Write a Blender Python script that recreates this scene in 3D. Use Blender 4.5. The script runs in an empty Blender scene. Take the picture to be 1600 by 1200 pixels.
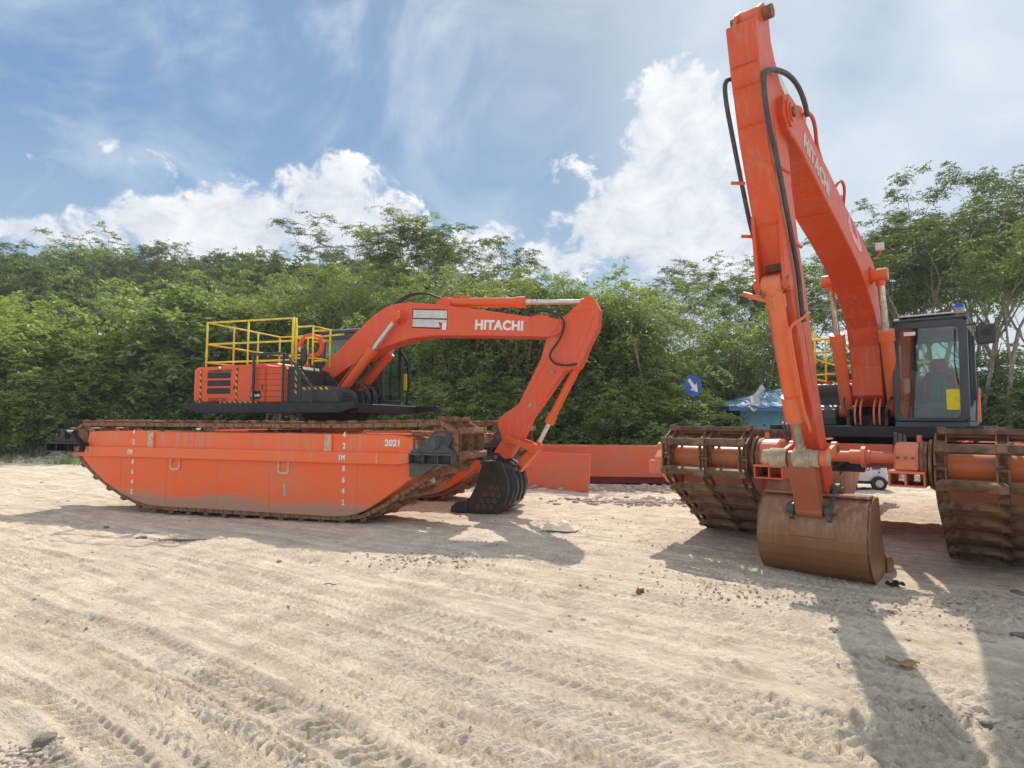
import bpy, bmesh, math, random
import numpy as np
from mathutils import Matrix, Vector

# ------------------------------------------------------------------ camera, sky, sun, exposure
S = bpy.context.scene
C = S.collection
CAM_H, PITCH, ROLL, FPX = 1.713, 0.0611, 0.0052, 958.4
cd = bpy.data.cameras.new('camera'); cam = bpy.data.objects.new('camera', cd); C.objects.link(cam)
cd.sensor_width = 36.0; cd.lens = 36.0 * FPX / 1600.0; cd.clip_start = 0.05; cd.clip_end = 3000
cam.matrix_world = Matrix.Translation((0, 0, CAM_H)) @ Matrix.Rotation(math.pi / 2 + PITCH, 4, 'X') @ Matrix.Rotation(ROLL, 4, 'Z')
S.camera = cam
S.view_settings.view_transform = 'Standard'; S.view_settings.look = 'None'
S.view_settings.exposure = 1.30; S.view_settings.gamma = 1.0
try: S.view_settings.use_curve_mapping = False
except Exception: pass
SUN_AZ = math.atan2(0.204, 0.95); SUN_EL = math.radians(45.8)
sd = bpy.data.lights.new('sun', 'SUN'); sd.energy = 1.75; sd.angle = math.radians(0.6); sd.color = (1.0, 0.93, 0.82)
sun = bpy.data.objects.new('sun', sd); C.objects.link(sun)
sun.rotation_euler = Vector((0.204, 0.95, 0.9716 * math.tan(SUN_EL))).to_track_quat('Z', 'Y').to_euler()

W = bpy.data.worlds.new('World'); S.world = W; W.use_nodes = True
NT = W.node_tree; NT.nodes.clear()
def nd(t, typ, **kw):
    n = t.nodes.new(typ)
    for k, v in kw.items():
        if k.startswith('i_'):
            key = k[2:]
            n.inputs[int(key) if key.isdigit() else key].default_value = v
        else: setattr(n, k, v)
    return n
def mth(t, op, a, b=None, c=None, clamp=False):
    n = t.nodes.new('ShaderNodeMath'); n.operation = op; n.use_clamp = clamp
    for i, v in enumerate((a, b, c)):
        if v is None: continue
        if isinstance(v, (int, float)): n.inputs[i].default_value = v
        else: t.links.new(v, n.inputs[i])
    return n.outputs[0]
def mixc(t, f, a, b, blend='MIX'):
    n = t.nodes.new('ShaderNodeMix'); n.data_type = 'RGBA'; n.blend_type = blend
    if isinstance(f, (int, float)): n.inputs[0].default_value = f
    else: t.links.new(f, n.inputs[0])
    for i, v in ((6, a), (7, b)):
        if isinstance(v, tuple): n.inputs[i].default_value = (*v[:3], 1)
        else: t.links.new(v, n.inputs[i])
    return n.outputs[2]
def noise(t, vec, scale, detail=4, rough=0.55, dist=0.0):
    n = nd(t, 'ShaderNodeTexNoise'); n.inputs['Scale'].default_value = scale; n.inputs['Detail'].default_value = detail
    n.inputs['Roughness'].default_value = rough; n.inputs['Distortion'].default_value = dist
    if vec is not None: t.links.new(vec, n.inputs['Vector'])
    return n
def ramp(t, f, stops):
    n = nd(t, 'ShaderNodeValToRGB'); e = n.color_ramp.elements
    while len(e) < len(stops): e.new(0.5)
    for i, (p, c) in enumerate(stops):
        e[i].position = p; e[i].color = (*c, 1) if len(c) == 3 else c
    t.links.new(f, n.inputs[0]); return n.outputs[0]
def maprange(t, v, a, b, c=0.0, d=1.0, smooth=True):
    n = nd(t, 'ShaderNodeMapRange'); n.interpolation_type = 'SMOOTHSTEP' if smooth else 'LINEAR'
    for i, x in enumerate((a, b, c, d)): n.inputs[i + 1].default_value = x
    t.links.new(v, n.inputs[0]); return n.outputs[0]

def sky_world():
    t = NT
    out = nd(t, 'ShaderNodeOutputWorld'); bg = nd(t, 'ShaderNodeBackground')
    sky = nd(t, 'ShaderNodeTexSky'); sky.sky_type = 'NISHITA'; sky.sun_disc = False
    sky.sun_elevation = SUN_EL; sky.sun_rotation = SUN_AZ; sky.air_density = 1.0; sky.dust_density = 0.6; sky.ozone_density = 1.6
    tc = nd(t, 'ShaderNodeTexCoord'); sep = nd(t, 'ShaderNodeSeparateXYZ'); t.links.new(tc.outputs['Generated'], sep.inputs[0])
    x, y, z = sep.outputs
    az = mth(t, 'ARCTAN2', x, y); el = mth(t, 'ARCSINE', z)
    vec = nd(t, 'ShaderNodeCombineXYZ'); t.links.new(az, vec.inputs[0]); t.links.new(mth(t, 'MULTIPLY', el, 1.25), vec.inputs[1]); t.links.new(mth(t, 'MULTIPLY', y, 0.0), vec.inputs[2])
    def AE(px, py):
        a = math.atan((px - 800) / FPX); return a, math.atan((658 - py) / FPX * math.cos(a))
    n1 = noise(t, vec.outputs[0], 5.5, 9, 0.60, 0.35); n2 = noise(t, vec.outputs[0], 17, 9, 0.66, 0.5); n3 = noise(t, vec.outputs[0], 2.2, 5, 0.5, 0.2)
    # cumulus masses: (px, py, half-width px, half-height px, strength)
    lobes = [(1075, 230, 85, 130, 1.25), (1035, 340, 150, 110, 1.3), (930, 360, 90, 60, 1.0), (1110, 150, 40, 50, .85), (985, 245, 50, 50, .7),
             (505, 320, 75, 75, 1.15), (560, 370, 110, 60, 1.2), (400, 350, 110, 60, 1.15), (250, 350, 110, 45, 1.05), (120, 350, 80, 36, .8), (30, 360, 70, 32, 1.05),
             (730, 405, 110, 50, .95), (495, 255, 25, 30, .75), (150, 212, 40, 24, .52), (65, 245, 60, 16, .52), (205, 240, 34, 26, .46), (240, 250, 26, 40, .50), (120, 190, 22, 24, .42), (780, 350, 50, 20, .55), (880, 400, 100, 40, .9)]
    f = None
    for px, py, w, h, s in lobes:
        a, e = AE(px, py); a2, _ = AE(px + w, py); _, e2 = AE(px, py - h)
        ra, re = abs(a2 - a), abs(e2 - e)
        u = mth(t, 'MULTIPLY', mth(t, 'SUBTRACT', az, a), 1 / ra); v = mth(t, 'MULTIPLY', mth(t, 'SUBTRACT', el, e), 1 / re)
        q = mth(t, 'ADD', mth(t, 'MULTIPLY', u, u), mth(t, 'MULTIPLY', v, v))
        k = mth(t, 'MULTIPLY', mth(t, 'EXPONENT', mth(t, 'MULTIPLY', q, -0.62)), s)
        f = k if f is None else mth(t, 'SMOOTH_MAX', f, k, 0.25)
    # scattered cloud fields elsewhere round the horizon
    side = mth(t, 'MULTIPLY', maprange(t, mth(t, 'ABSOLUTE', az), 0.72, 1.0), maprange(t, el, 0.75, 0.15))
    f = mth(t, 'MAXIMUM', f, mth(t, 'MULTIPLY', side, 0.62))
    nn = mth(t, 'ADD', mth(t, 'MULTIPLY', mth(t, 'SUBTRACT', n1.outputs[0], 0.5), 2.5), mth(t, 'MULTIPLY', mth(t, 'SUBTRACT', n2.outputs[0], 0.5), 1.5))
    dens = mth(t, 'ADD', f, mth(t, 'MULTIPLY', nn, maprange(t, f, 0.02, 0.38, 0.35, 1.0)))
    mask = maprange(t, dens, 0.44, 0.74)
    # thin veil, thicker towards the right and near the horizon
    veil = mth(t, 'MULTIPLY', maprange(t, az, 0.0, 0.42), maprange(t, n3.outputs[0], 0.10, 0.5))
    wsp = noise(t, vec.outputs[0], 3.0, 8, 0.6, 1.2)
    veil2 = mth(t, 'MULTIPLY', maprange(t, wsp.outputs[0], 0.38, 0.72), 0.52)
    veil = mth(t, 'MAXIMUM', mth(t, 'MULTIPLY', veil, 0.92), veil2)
    fill_veil = mth(t, 'MAXIMUM', maprange(t, mth(t, 'ABSOLUTE', az), 0.75, 1.3), maprange(t, el, 0.62, 1.0))  # bright veil added overhead and out of view to lift the ambient fill
    veil = mth(t, 'MAXIMUM', veil, mth(t, 'MULTIPLY', fill_veil, .85))
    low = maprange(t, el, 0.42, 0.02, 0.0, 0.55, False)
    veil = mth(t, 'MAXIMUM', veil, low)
    shade = ramp(t, mth(t, 'ADD', mth(t, 'MULTIPLY', n2.outputs[0], 0.55), mth(t, 'MULTIPLY', n1.outputs[0], 0.45)),
                 [(0.40, (0.56, 0.63, 0.72)), (0.49, (0.72, 0.77, 0.84)), (0.60, (0.97, 0.98, 1.0))])
    edge = maprange(t, dens, 0.5, 1.25)
    shade = mixc(t, mth(t, 'MULTIPLY', edge, 0.35), shade, (0.70, 0.76, 0.83))
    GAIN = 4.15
    def gain(c, g):
        n = nd(t, 'ShaderNodeVectorMath', operation='SCALE'); n.inputs['Scale'].default_value = g
        if isinstance(c, tuple): n.inputs[0].default_value = c
        else: t.links.new(c, n.inputs[0])
        return n.outputs[0]
    # sky brightness compressed by its own luminance, most strongly round the sun
    lum = nd(t, 'ShaderNodeVectorMath', operation='DOT_PRODUCT'); t.links.new(sky.outputs[0], lum.inputs[0]); lum.inputs[1].default_value = (.25, .6, .15)
    sc = mth(t, 'DIVIDE', 1.0, mth(t, 'ADD', 1.0, mth(t, 'MULTIPLY', lum.outputs['Value'], .40)))
    sv = nd(t, 'ShaderNodeVectorMath', operation='SCALE'); t.links.new(sky.outputs[0], sv.inputs[0]); t.links.new(sc, sv.inputs['Scale'])
    skyc = mixc(t, 1.0, sv.outputs[0], (.80, .97, 1.03), 'MULTIPLY')
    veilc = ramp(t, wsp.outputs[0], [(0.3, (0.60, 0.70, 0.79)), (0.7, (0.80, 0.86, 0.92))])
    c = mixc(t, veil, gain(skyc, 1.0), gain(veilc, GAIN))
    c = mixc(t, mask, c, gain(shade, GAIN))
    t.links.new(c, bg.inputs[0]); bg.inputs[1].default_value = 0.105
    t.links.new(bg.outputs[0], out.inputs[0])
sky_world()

# ------------------------------------------------------------------ helpers
def tag(o, label=None, cat=None, group=None, kind=None):
    if label: o['label'] = label
    if cat: o['category'] = cat
    if group: o['group'] = group
    if kind: o['kind'] = kind
    return o
def empty(name, loc=(0, 0, 0), rz=0.0):
    o = bpy.data.objects.new(name, None); C.objects.link(o); o.location = loc; o.rotation_euler = (0, 0, rz); o.empty_display_size = 0.2
    return o
def link(name, me, parent=None, mat=None):
    if mat is not None and not me.materials: me.materials.append(mat)
    o = bpy.data.objects.new(name, me); C.objects.link(o)
    if parent is not None: o.parent = parent
    return o
class MB:
    def __init__(s): s.v = []; s.f = []
    def add(s, vs, fs):
        k = len(s.v); s.v += [tuple(p) for p in vs]; s.f += [tuple(i + k for i in q) for q in fs]; return s
    def box(s, a, b):
        x0, y0, z0 = a; x1, y1, z1 = b
        return s.add([(x0, y0, z0), (x1, y0, z0), (x1, y1, z0), (x0, y1, z0), (x0, y0, z1), (x1, y0, z1), (x1, y1, z1), (x0, y1, z1)],
                     [(0, 3, 2, 1), (4, 5, 6, 7), (0, 1, 5, 4), (1, 2, 6, 5), (2, 3, 7, 6), (3, 0, 4, 7)])
    def bar(s, p, q, w, h=None, up=(0, 0, 1)):
        h = h or w; p, q = Vector(p), Vector(q); d = (q - p).normalized(); u = Vector(up)
        if abs(d.dot(u)) > .98: u = Vector((0, 1, 0))
        sx = d.cross(u).normalized(); sz = sx.cross(d)
        vs = [r + sx * i * w / 2 + sz * j * h / 2 for r in (p, q) for i, j in ((-1, -1), (1, -1), (1, 1), (-1, 1))]
        return s.add(vs, [(0, 1, 2, 3), (7, 6, 5, 4), (0, 4, 5, 1), (1, 5, 6, 2), (2, 6, 7, 3), (3, 7, 4, 0)])
    def cyl(s, p, q, r, r2=None, n=16, cap=True):
        r2 = r if r2 is None else r2; p, q = Vector(p), Vector(q); d = (q - p).normalized()
        u = Vector((0, 0, 1)) if abs(d.z) < .9 else Vector((1, 0, 0)); sx = d.cross(u).normalized(); sy = d.cross(sx)
        vs = [c + (sx * math.cos(2 * math.pi * i / n) + sy * math.sin(2 * math.pi * i / n)) * rr for c, rr in ((p, r), (q, r2)) for i in range(n)]
        fs = [(i, i + n, (i + 1) % n + n, (i + 1) % n) for i in range(n)]
        if cap: fs += [tuple(range(n)), tuple(range(2 * n - 1, n - 1, -1))]
        return s.add(vs, fs)
    def tube(s, pts, r, n=8):
        pts = [Vector(p) for p in pts]; rr = r if isinstance(r, (list, tuple)) else [r] * len(pts)
        vs = []; fs = []; up = None
        for i, p in enumerate(pts):
            d = (pts[min(i + 1, len(pts) - 1)] - pts[max(i - 1, 0)]).normalized()
            if up is None: up = Vector((0, 0, 1)) if abs(d.z) < .9 else Vector((1, 0, 0))
            sx = d.cross(up).normalized(); up = sx.cross(d).normalized()
            vs += [p + (sx * math.cos(2 * math.pi * k / n) + up * math.sin(2 * math.pi * k / n)) * rr[i] for k in range(n)]
            if i:
                o = (i - 1) * n
                fs += [(o + k, o + (k + 1) % n, o + n + (k + 1) % n, o + n + k) for k in range(n)]
        fs += [tuple(range(n - 1, -1, -1)), tuple(range(len(pts) * n - n, len(pts) * n))]
        return s.add(vs, fs)
    def prism(s, poly, b0, b1, plane='ah'):
        # poly points (u,v); plane 'ah': u->x v->z extruded along y ; 'ab': u->x v->y extruded along z ; 'bh': u->y v->z along x
        def P(u, v, w): return {'ah': (u, w, v), 'ab': (u, v, w), 'bh': (w, u, v)}[plane]
        n = len(poly); vs = [P(u, v, b0) for u, v in poly] + [P(u, v, b1) for u, v in poly]
        return s.add(vs, [tuple(range(n)), tuple(range(2 * n - 1, n - 1, -1))] + [(i, i + n, (i + 1) % n + n, (i + 1) % n) for i in range(n)])
    def ring(s, outer, inner, b0, b1, plane='ah'):
        def P(u, v, w): return {'ah': (u, w, v), 'ab': (u, v, w), 'bh': (w, u, v)}[plane]
        n = len(outer); vs = [P(u, v, w) for w in (b0, b1) for L in (outer, inner) for u, v in L]
        fs = []
        for i in range(n):
            j = (i + 1) % n
            fs += [(i, j, n + j, n + i), (2 * n + i, 3 * n + i, 3 * n + j, 2 * n + j), (i, 2 * n + i, 2 * n + j, j), (n + i, n + j, 3 * n + j, 3 * n + i)]
        return s.add(vs, fs)
    def mesh(s, name, mat, T=None, bevel=0.0, smooth=False):
        bm = bmesh.new(); vv = [bm.verts.new(p) for p in s.v]
        for q in s.f:
            try: bm.faces.new([vv[i] for i in q])
            except ValueError: pass
        bmesh.ops.recalc_face_normals(bm, faces=bm.faces)
        if bevel > 0:
            ed = [e for e in bm.edges if len(e.link_faces) == 2 and e.calc_face_angle(0) > 0.6]
            bmesh.ops.bevel(bm, geom=ed, offset=bevel, segments=1, affect='EDGES', clamp_overlap=True)
        if T is not None: bm.transform(T)
        me = bpy.data.meshes.new(name)
        if smooth:
            for fc in bm.faces: fc.smooth = len(fc.verts) <= 4
            for e in bm.edges: e.smooth = e.calc_face_angle(0) < 0.7 if len(e.link_faces) == 2 else False
        bm.to_mesh(me); bm.free(); me.materials.append(mat); return me
    def build(s, name, mat, parent=None, T=None, bevel=0.0, smooth=False, label=None, kind=None):
        o = link(name, s.mesh(name, mat, T, bevel, smooth), parent); tag(o, label=label, kind=kind); return o
def rrect(x0, y0, x1, y1, r, n=4):
    P = []
    for cx, cy, a0 in ((x1 - r, y1 - r, 0), (x0 + r, y1 - r, 90), (x0 + r, y0 + r, 180), (x1 - r, y0 + r, 270)):
        for i in range(n + 1):
            a = math.radians(a0 + 90 * i / n); P.append((cx + r * math.cos(a), cy + r * math.sin(a)))
    return P
def smoothpath(pts, k=2):
    pts = [Vector(p) for p in pts]
    for _ in range(k):
        q = [pts[0]]
        for a, b in zip(pts[:-1], pts[1:]): q += [a * .75 + b * .25, a * .25 + b * .75]
        q.append(pts[-1]); pts = q
    return pts
def arrmesh(name, V, F, mat, smooth=False):
    me = bpy.data.meshes.new(name); V = np.asarray(V, np.float32); F = np.asarray(F, np.int32); k = F.shape[1]
    me.vertices.add(len(V)); me.vertices.foreach_set('co', V.ravel())
    me.loops.add(F.size); me.loops.foreach_set('vertex_index', F.ravel())
    me.polygons.add(len(F)); me.polygons.foreach_set('loop_start', np.arange(0, F.size, k, dtype=np.int32))
    if smooth: me.polygons.foreach_set('use_smooth', np.ones(len(F), bool))
    me.update(calc_edges=True); me.validate(); me.materials.append(mat); return me

# ------------------------------------------------------------------ materials
def new_mat(name):
    m = bpy.data.materials.new(name); m.use_nodes = True; t = m.node_tree; t.nodes.clear()
    out = nd(t, 'ShaderNodeOutputMaterial'); p = nd(t, 'ShaderNodeBsdfPrincipled'); t.links.new(p.outputs[0], out.inputs[0])
    return m, t, p, out
def setin(t, p, key, v):
    if isinstance(v, (int, float)): p.inputs[key].default_value = v
    elif isinstance(v, tuple): p.inputs[key].default_value = (*v[:3], 1)
    else: t.links.new(v, p.inputs[key])
def bump(t, p, h, strength=.3, dist=.01):
    b = nd(t, 'ShaderNodeBump'); b.inputs['Strength'].default_value = strength; b.inputs['Distance'].default_value = dist
    t.links.new(h, b.inputs['Height']); t.links.new(b.outputs[0], p.inputs['Normal'])
def objvec(t, sx=1, sy=1, sz=1):
    tc = nd(t, 'ShaderNodeTexCoord')
    if (sx, sy, sz) == (1, 1, 1): return tc.outputs['Object']
    m = nd(t, 'ShaderNodeMapping'); m.inputs['Scale'].default_value = (sx, sy, sz); t.links.new(tc.outputs['Object'], m.inputs[0]); return m.outputs[0]
def simple(name, col, rough=.5, metal=0.0, var=.15, scale=6, bmp=0.0, dirt=None, dirt_amt=.5):
    m, t, p, out = new_mat(name); v = objvec(t); n = noise(t, v, scale, 5, .6)
    c = mixc(t, maprange(t, n.outputs[0], .3, .7), tuple(x * (1 - var) for x in col), tuple(min(1, x * (1 + var)) for x in col))
    if dirt:
        n2 = noise(t, v, scale * .6, 8, .68, .4); c = mixc(t, mth(t, 'MULTIPLY', maprange(t, n2.outputs[0], .46, .66), dirt_amt), c, dirt)
        rr = mixc(t, maprange(t, n2.outputs[0], .46, .66), (rough,) * 3, (.85,) * 3); t.links.new(rr, p.inputs['Roughness'])
    else: p.inputs['Roughness'].default_value = rough
    setin(t, p, 'Base Color', c); p.inputs['Metallic'].default_value = metal
    if bmp: bump(t, p, noise(t, v, scale * 4, 5, .6).outputs[0], bmp, .006)
    return m
MUD = (.26, .185, .125)
def orange(name, col=(.74, .105, .022), fade=(.66, .17, .09), fade_amt=.5, streak=0.0, spots=0.0, mudz=None, mudcol=MUD, rough=.42, zstreak=(0, 3)):
    m, t, p, out = new_mat(name); v = objvec(t)
    n = noise(t, v, 1.1, 6, .6, .3)
    c = mixc(t, mth(t, 'MULTIPLY', maprange(t, n.outputs[0], .35, .7), fade_amt), col, fade)
    n5 = noise(t, v, 9, 6, .65); c = mixc(t, mth(t, 'MULTIPLY', maprange(t, n5.outputs[0], .55, .8), .25), c, (col[0] * .72, col[1] * .8, col[2] * .9))
    nc = noise(t, objvec(t), 34, 4, .7); c = mixc(t, mth(t, 'MULTIPLY', maprange(t, nc.outputs[0], .64, .72), .55), c, (.16, .07, .04)); c = mixc(t, mth(t, 'MULTIPLY', maprange(t, nc.outputs[0], .34, .27), .5), c, (.72, .50, .38))
    rough_f = None
    sep = nd(t, 'ShaderNodeSeparateXYZ'); t.links.new(v, sep.inputs[0])
    if streak:
        vs = objvec(t, 9, 9, .7); n2 = noise(t, vs, 1.6, 5, .65); n3 = noise(t, v, .8, 3, .5)
        f = mth(t, 'MULTIPLY', maprange(t, n2.outputs[0], .47, .66), maprange(t, n3.outputs[0], .4, .58))
        f = mth(t, 'MULTIPLY', f, maprange(t, sep.outputs[2], zstreak[0], zstreak[1])); f = mth(t, 'MULTIPLY', f, streak)
        c = mixc(t, f, c, (.42, .30, .22))
    if spots:
        n4 = noise(t, v, 3.2, 9, .72, .5); f = mth(t, 'MULTIPLY', maprange(t, n4.outputs[0], .50, .66), spots); c = mixc(t, f, c, mudcol)
        rough_f = f
    if mudz:
        nz = noise(t, objvec(t, .5, .5, 1.5), 1.5, 5, .6)
        zz = mth(t, 'ADD', sep.outputs[2], mth(t, 'MULTIPLY', mth(t, 'SUBTRACT', nz.outputs[0], .5), mudz[2]))
        f = maprange(t, zz, mudz[1], mudz[0]); c = mixc(t, mth(t, 'MULTIPLY', f, .9), c, (.40, .27, .20)); rough_f = f
    setin(t, p, 'Base Color', c)
    r = maprange(t, n5.outputs[0], .3, .8, rough - .06, rough + .14, False)
    if rough_f is not None: r = mth(t, 'MAXIMUM', r, mth(t, 'MULTIPLY', rough_f, .85))
    t.links.new(r, p.inputs['Roughness'])
    bump(t, p, mth(t, 'ADD', mth(t, 'MULTIPLY', noise(t, v, 2.2, 3, .5).outputs[0], 6.0), noise(t, v, 30, 3, .6).outputs[0]), .25, .004)
    return m
def hazard(name):
    m, t, p, out = new_mat(name); v = objvec(t); sep = nd(t, 'ShaderNodeSeparateXYZ'); t.links.new(v, sep.inputs[0])
    s = mth(t, 'ADD', mth(t, 'ADD', sep.outputs[0], sep.outputs[2]), sep.outputs[1])
    fr = mth(t, 'FRACT', mth(t, 'MULTIPLY', s, 7.5)); f = maprange(t, fr, .46, .54)
    n = noise(t, v, 12, 5, .7); c = mixc(t, f, (.70, .40, .03), (.02, .02, .02)); c = mixc(t, mth(t, 'MULTIPLY', maprange(t, n.outputs[0], .55, .7), .5), c, (.35, .28, .2))
    setin(t, p, 'Base Color', c); p.inputs['Roughness'].default_value = .5; return m
def glass_mat(name, tint=(.74, .86, .83), refl=.07):
    m, t, p, out = new_mat(name); t.nodes.remove(p)
    tr = nd(t, 'ShaderNodeBsdfTransparent'); tr.inputs[0].default_value = (*tint, 1); gl = nd(t, 'ShaderNodeBsdfGlossy'); gl.inputs['Roughness'].default_value = .03
    df = nd(t, 'ShaderNodeBsdfDiffuse'); df.inputs[0].default_value = (.5, .5, .46, 1)
    lw = nd(t, 'ShaderNodeLayerWeight'); lw.inputs[0].default_value = .35
    f = mth(t, 'ADD', mth(t, 'MULTIPLY', lw.outputs['Fresnel'], .5), refl, None, True)
    m1 = nd(t, 'ShaderNodeMixShader'); t.links.new(f, m1.inputs[0]); t.links.new(tr.outputs[0], m1.inputs[1]); t.links.new(gl.outputs[0], m1.inputs[2])
    n = noise(t, objvec(t), 3, 6, .6); m2 = nd(t, 'ShaderNodeMixShader'); t.links.new(mth(t, 'MULTIPLY', maprange(t, n.outputs[0], .4, .75), .07), m2.inputs[0])
    t.links.new(m1.outputs[0], m2.inputs[1]); t.links.new(df.outputs[0], m2.inputs[2]); t.links.new(m2.outputs[0], out.inputs[0]); return m
M = dict(
    hullL=orange('orange_hull_paint', (.92, .135, .022), (.70, .21, .12), .5, streak=.95, mudz=(.10, .34, .55), zstreak=(.9, 1.15)),
    railL=orange('orange_rail_paint', (.92, .155, .035), (.74, .23, .12), .4, streak=.5, zstreak=(0, .5)),
    boomL=orange('orange_boom_paint', (.76, .092, .026), (.68, .13, .07), .5, streak=.25, zstreak=(0, 1)),
    bodyL=orange('orange_body_paint', (.74, .10, .022), (.60, .10, .05), .4),
    hullR=orange('muddy_orange_hull_paint', (.80, .115, .02), (.46, .17, .10), .8, spots=.9, mudz=(.3, 1.5, 1.6)),
    boomR=orange('orange_long_boom_paint', (.66, .078, .020), (.56, .105, .05), .55, spots=.16, streak=.35, zstreak=(0, 1)),
    driveR=orange('faded_orange_paint', (.74, .16, .07), (.66, .26, .17), .7, spots=.35),
    plate=orange('faded_orange_steel', (.78, .14, .05), (.62, .20, .12), .8, streak=.35, spots=.18, zstreak=(-2, 0)),
    shoeL=simple('rust_brown_track_steel', (.23, .115, .06), .75, .0, .35, 5, .4, (.33, .24, .16), .8),
    shoeR=simple('dried_mud_track_steel', (.15, .085, .048), .66, .15, .5, 6, .6, (.31, .22, .14), .7),
    chain=simple('rusty_chain_steel', (.24, .12, .07), .7, .3, .4, 12, .4, (.34, .25, .17), .6),
    mudlump=simple('caked_mud', (.24, .17, .115), .95, 0, .35, 14, .6),
    char=simple('charcoal_paint', (.035, .040, .047), .45, 0, .2, 3, 0, (.12, .105, .09), .35),
    cabgrey=simple('dark_grey_cab_paint', (.050, .062, .075), .4, 0, .15, 2, 0, (.12, .11, .10), .25),
    black=simple('black_steel', (.016, .017, .02), .5, 0, .3, 4, .1, (.07, .06, .05), .4),
    driveL=simple('slate_grey_paint', (.06, .07, .08), .45, 0, .2, 4, 0, (.20, .16, .12), .45),
    rubber=simple('black_rubber', (.02, .02, .023), .55, 0, .2, 8),
    hose=simple('grey_hose', (.05, .05, .06), .5, 0, .2, 8, 0, (.2, .17, .14), .4),
    chrome=simple('chrome_rod', (.62, .62, .60), .22, .9, .1, 6, 0, (.35, .30, .24), .25),
    brownrod=simple('dull_rod', (.42, .38, .30), .35, .7, .15, 6, 0, (.28, .22, .15), .5),
    bucketL=simple('black_bucket_steel', (.022, .025, .03), .38, .2, .3, 4, .12, (.13, .075, .045), .45),
    bucketR=orange('rusty_brown_bucket_steel', (.225, .10, .045), (.28, .15, .08), .8, streak=.7, spots=.5, mudcol=(.30, .20, .125), rough=.42, zstreak=(.2, .9)),
    palemud=simple('pale_dried_mud', (.42, .35, .26), .8, 0, .3, 10, .4, (.30, .24, .17), .6),
    yellow=simple('yellow_rail_paint', (.86, .66, .05), .45, 0, .15, 6, 0, (.40, .33, .15), .4),
    wire=simple('grey_wire', (.10, .10, .11), .5, .5, .2, 8),
    hazard=hazard('hazard_tape'), white=simple('white_paint', (.80, .80, .78), .5, 0, .08, 10),
    paledecal=simple('sun_faded_lettering', (.62, .58, .57), .6, 0, .15, 9, 0, (.55, .20, .12), .5), offwhite=simple('off_white_decal', (.62, .61, .62), .5, 0, .1, 9, 0, (.5, .45, .42), .4),
    decalred=simple('magenta_red_decal', (.62, .03, .10), .5), decalpink=simple('faded_pink_decal', (.78, .32, .36), .6, 0, .3, 9, 0, (.85, .75, .72), .8),
    letter=simple('worn_dark_lettering', (.10, .045, .03), .6, 0, .3, 12, 0, (.45, .12, .05), .5),
    glass=glass_mat('cab_glass'), glassd=glass_mat('smoked_cab_glass', (.16, .19, .21), .05), seatred=simple('red_seat_fabric', (.75, .04, .04), .85), seatgrey=simple('grey_seat_fabric', (.20, .26, .30), .85),
    signyellow=simple('yellow_card', (.78, .66, .02), .6, 0, .08, 15), blue=simple('royal_blue_paint', (.01, .10, .48), .5), lamp=simple('lamp_housing', (.55, .55, .52), .4),
    ringred=simple('orange_red_foam', (.78, .085, .035), .55, 0, .1, 8), scuff=simple('scraped_primer', (.60, .42, .33), .6, 0, .25, 18, 0, (.75, .16, .05), .8),
)
def text_obj(name, s, size, mat, parent, T, bold=.012, extr=.003, spacing=1.0, label=None, sx=1.0):
    cu = bpy.data.curves.new('tmp_text', 'FONT'); cu.body = s; cu.size = size; cu.offset = bold * size; cu.extrude = extr; cu.align_x = 'CENTER'; cu.align_y = 'CENTER'
    cu.space_character = spacing; cu.resolution_u = 3
    o = bpy.data.objects.new('tmp_text', cu); C.objects.link(o); dg = bpy.context.evaluated_depsgraph_get()
    me = bpy.data.meshes.new_from_object(o.evaluated_get(dg)); bpy.data.objects.remove(o); bpy.data.curves.remove(cu)
    me.name = name; me.transform(Matrix.Diagonal((sx, 1, 1, 1))); me.transform(T); me.materials.clear(); me.materials.append(mat)
    q = link(name, me, parent); tag(q, label=label); return q
def frame_mat(origin, xdir, ydir):
    x = Vector(xdir).normalized(); y = Vector(ydir).normalized(); z = x.cross(y).normalized(); y = z.cross(x)
    m = Matrix((x, y, z)).transposed().to_4x4(); m.translation = Vector(origin); return m

# ------------------------------------------------------------------ ground
def smst(x, a, b):
    t = np.clip((x - a) / (b - a), 0, 1); return t * t * (3 - 2 * t)
rng = np.random.default_rng(7)
class Fbm:
    def __init__(s, seed, n=512): s.g = np.random.default_rng(seed).random((n, n)).astype(np.float32); s.n = n
    def one(s, x, y):
        xi = np.floor(x).astype(int); yi = np.floor(y).astype(int); fx = x - xi; fy = y - yi
        fx = fx * fx * (3 - 2 * fx); fy = fy * fy * (3 - 2 * fy); n = s.n; g = s.g
        a = g[xi % n, yi % n]; b = g[(xi + 1) % n, yi % n]; c = g[xi % n, (yi + 1) % n]; d = g[(xi + 1) % n, (yi + 1) % n]
        return (a * (1 - fx) + b * fx) * (1 - fy) + (c * (1 - fx) + d * fx) * fy - .5
    def __call__(s, x, y, o=4, r=.5):
        v = 0; a = 1.0; f = 1.0
        for k in range(o): v = v + a * s.one(x * f + 17.3 * k, y * f + 9.1 * k); a *= r; f *= 2.03
        return v
FB = Fbm(3); FB2 = Fbm(11)
GZ = -0.125
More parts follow.
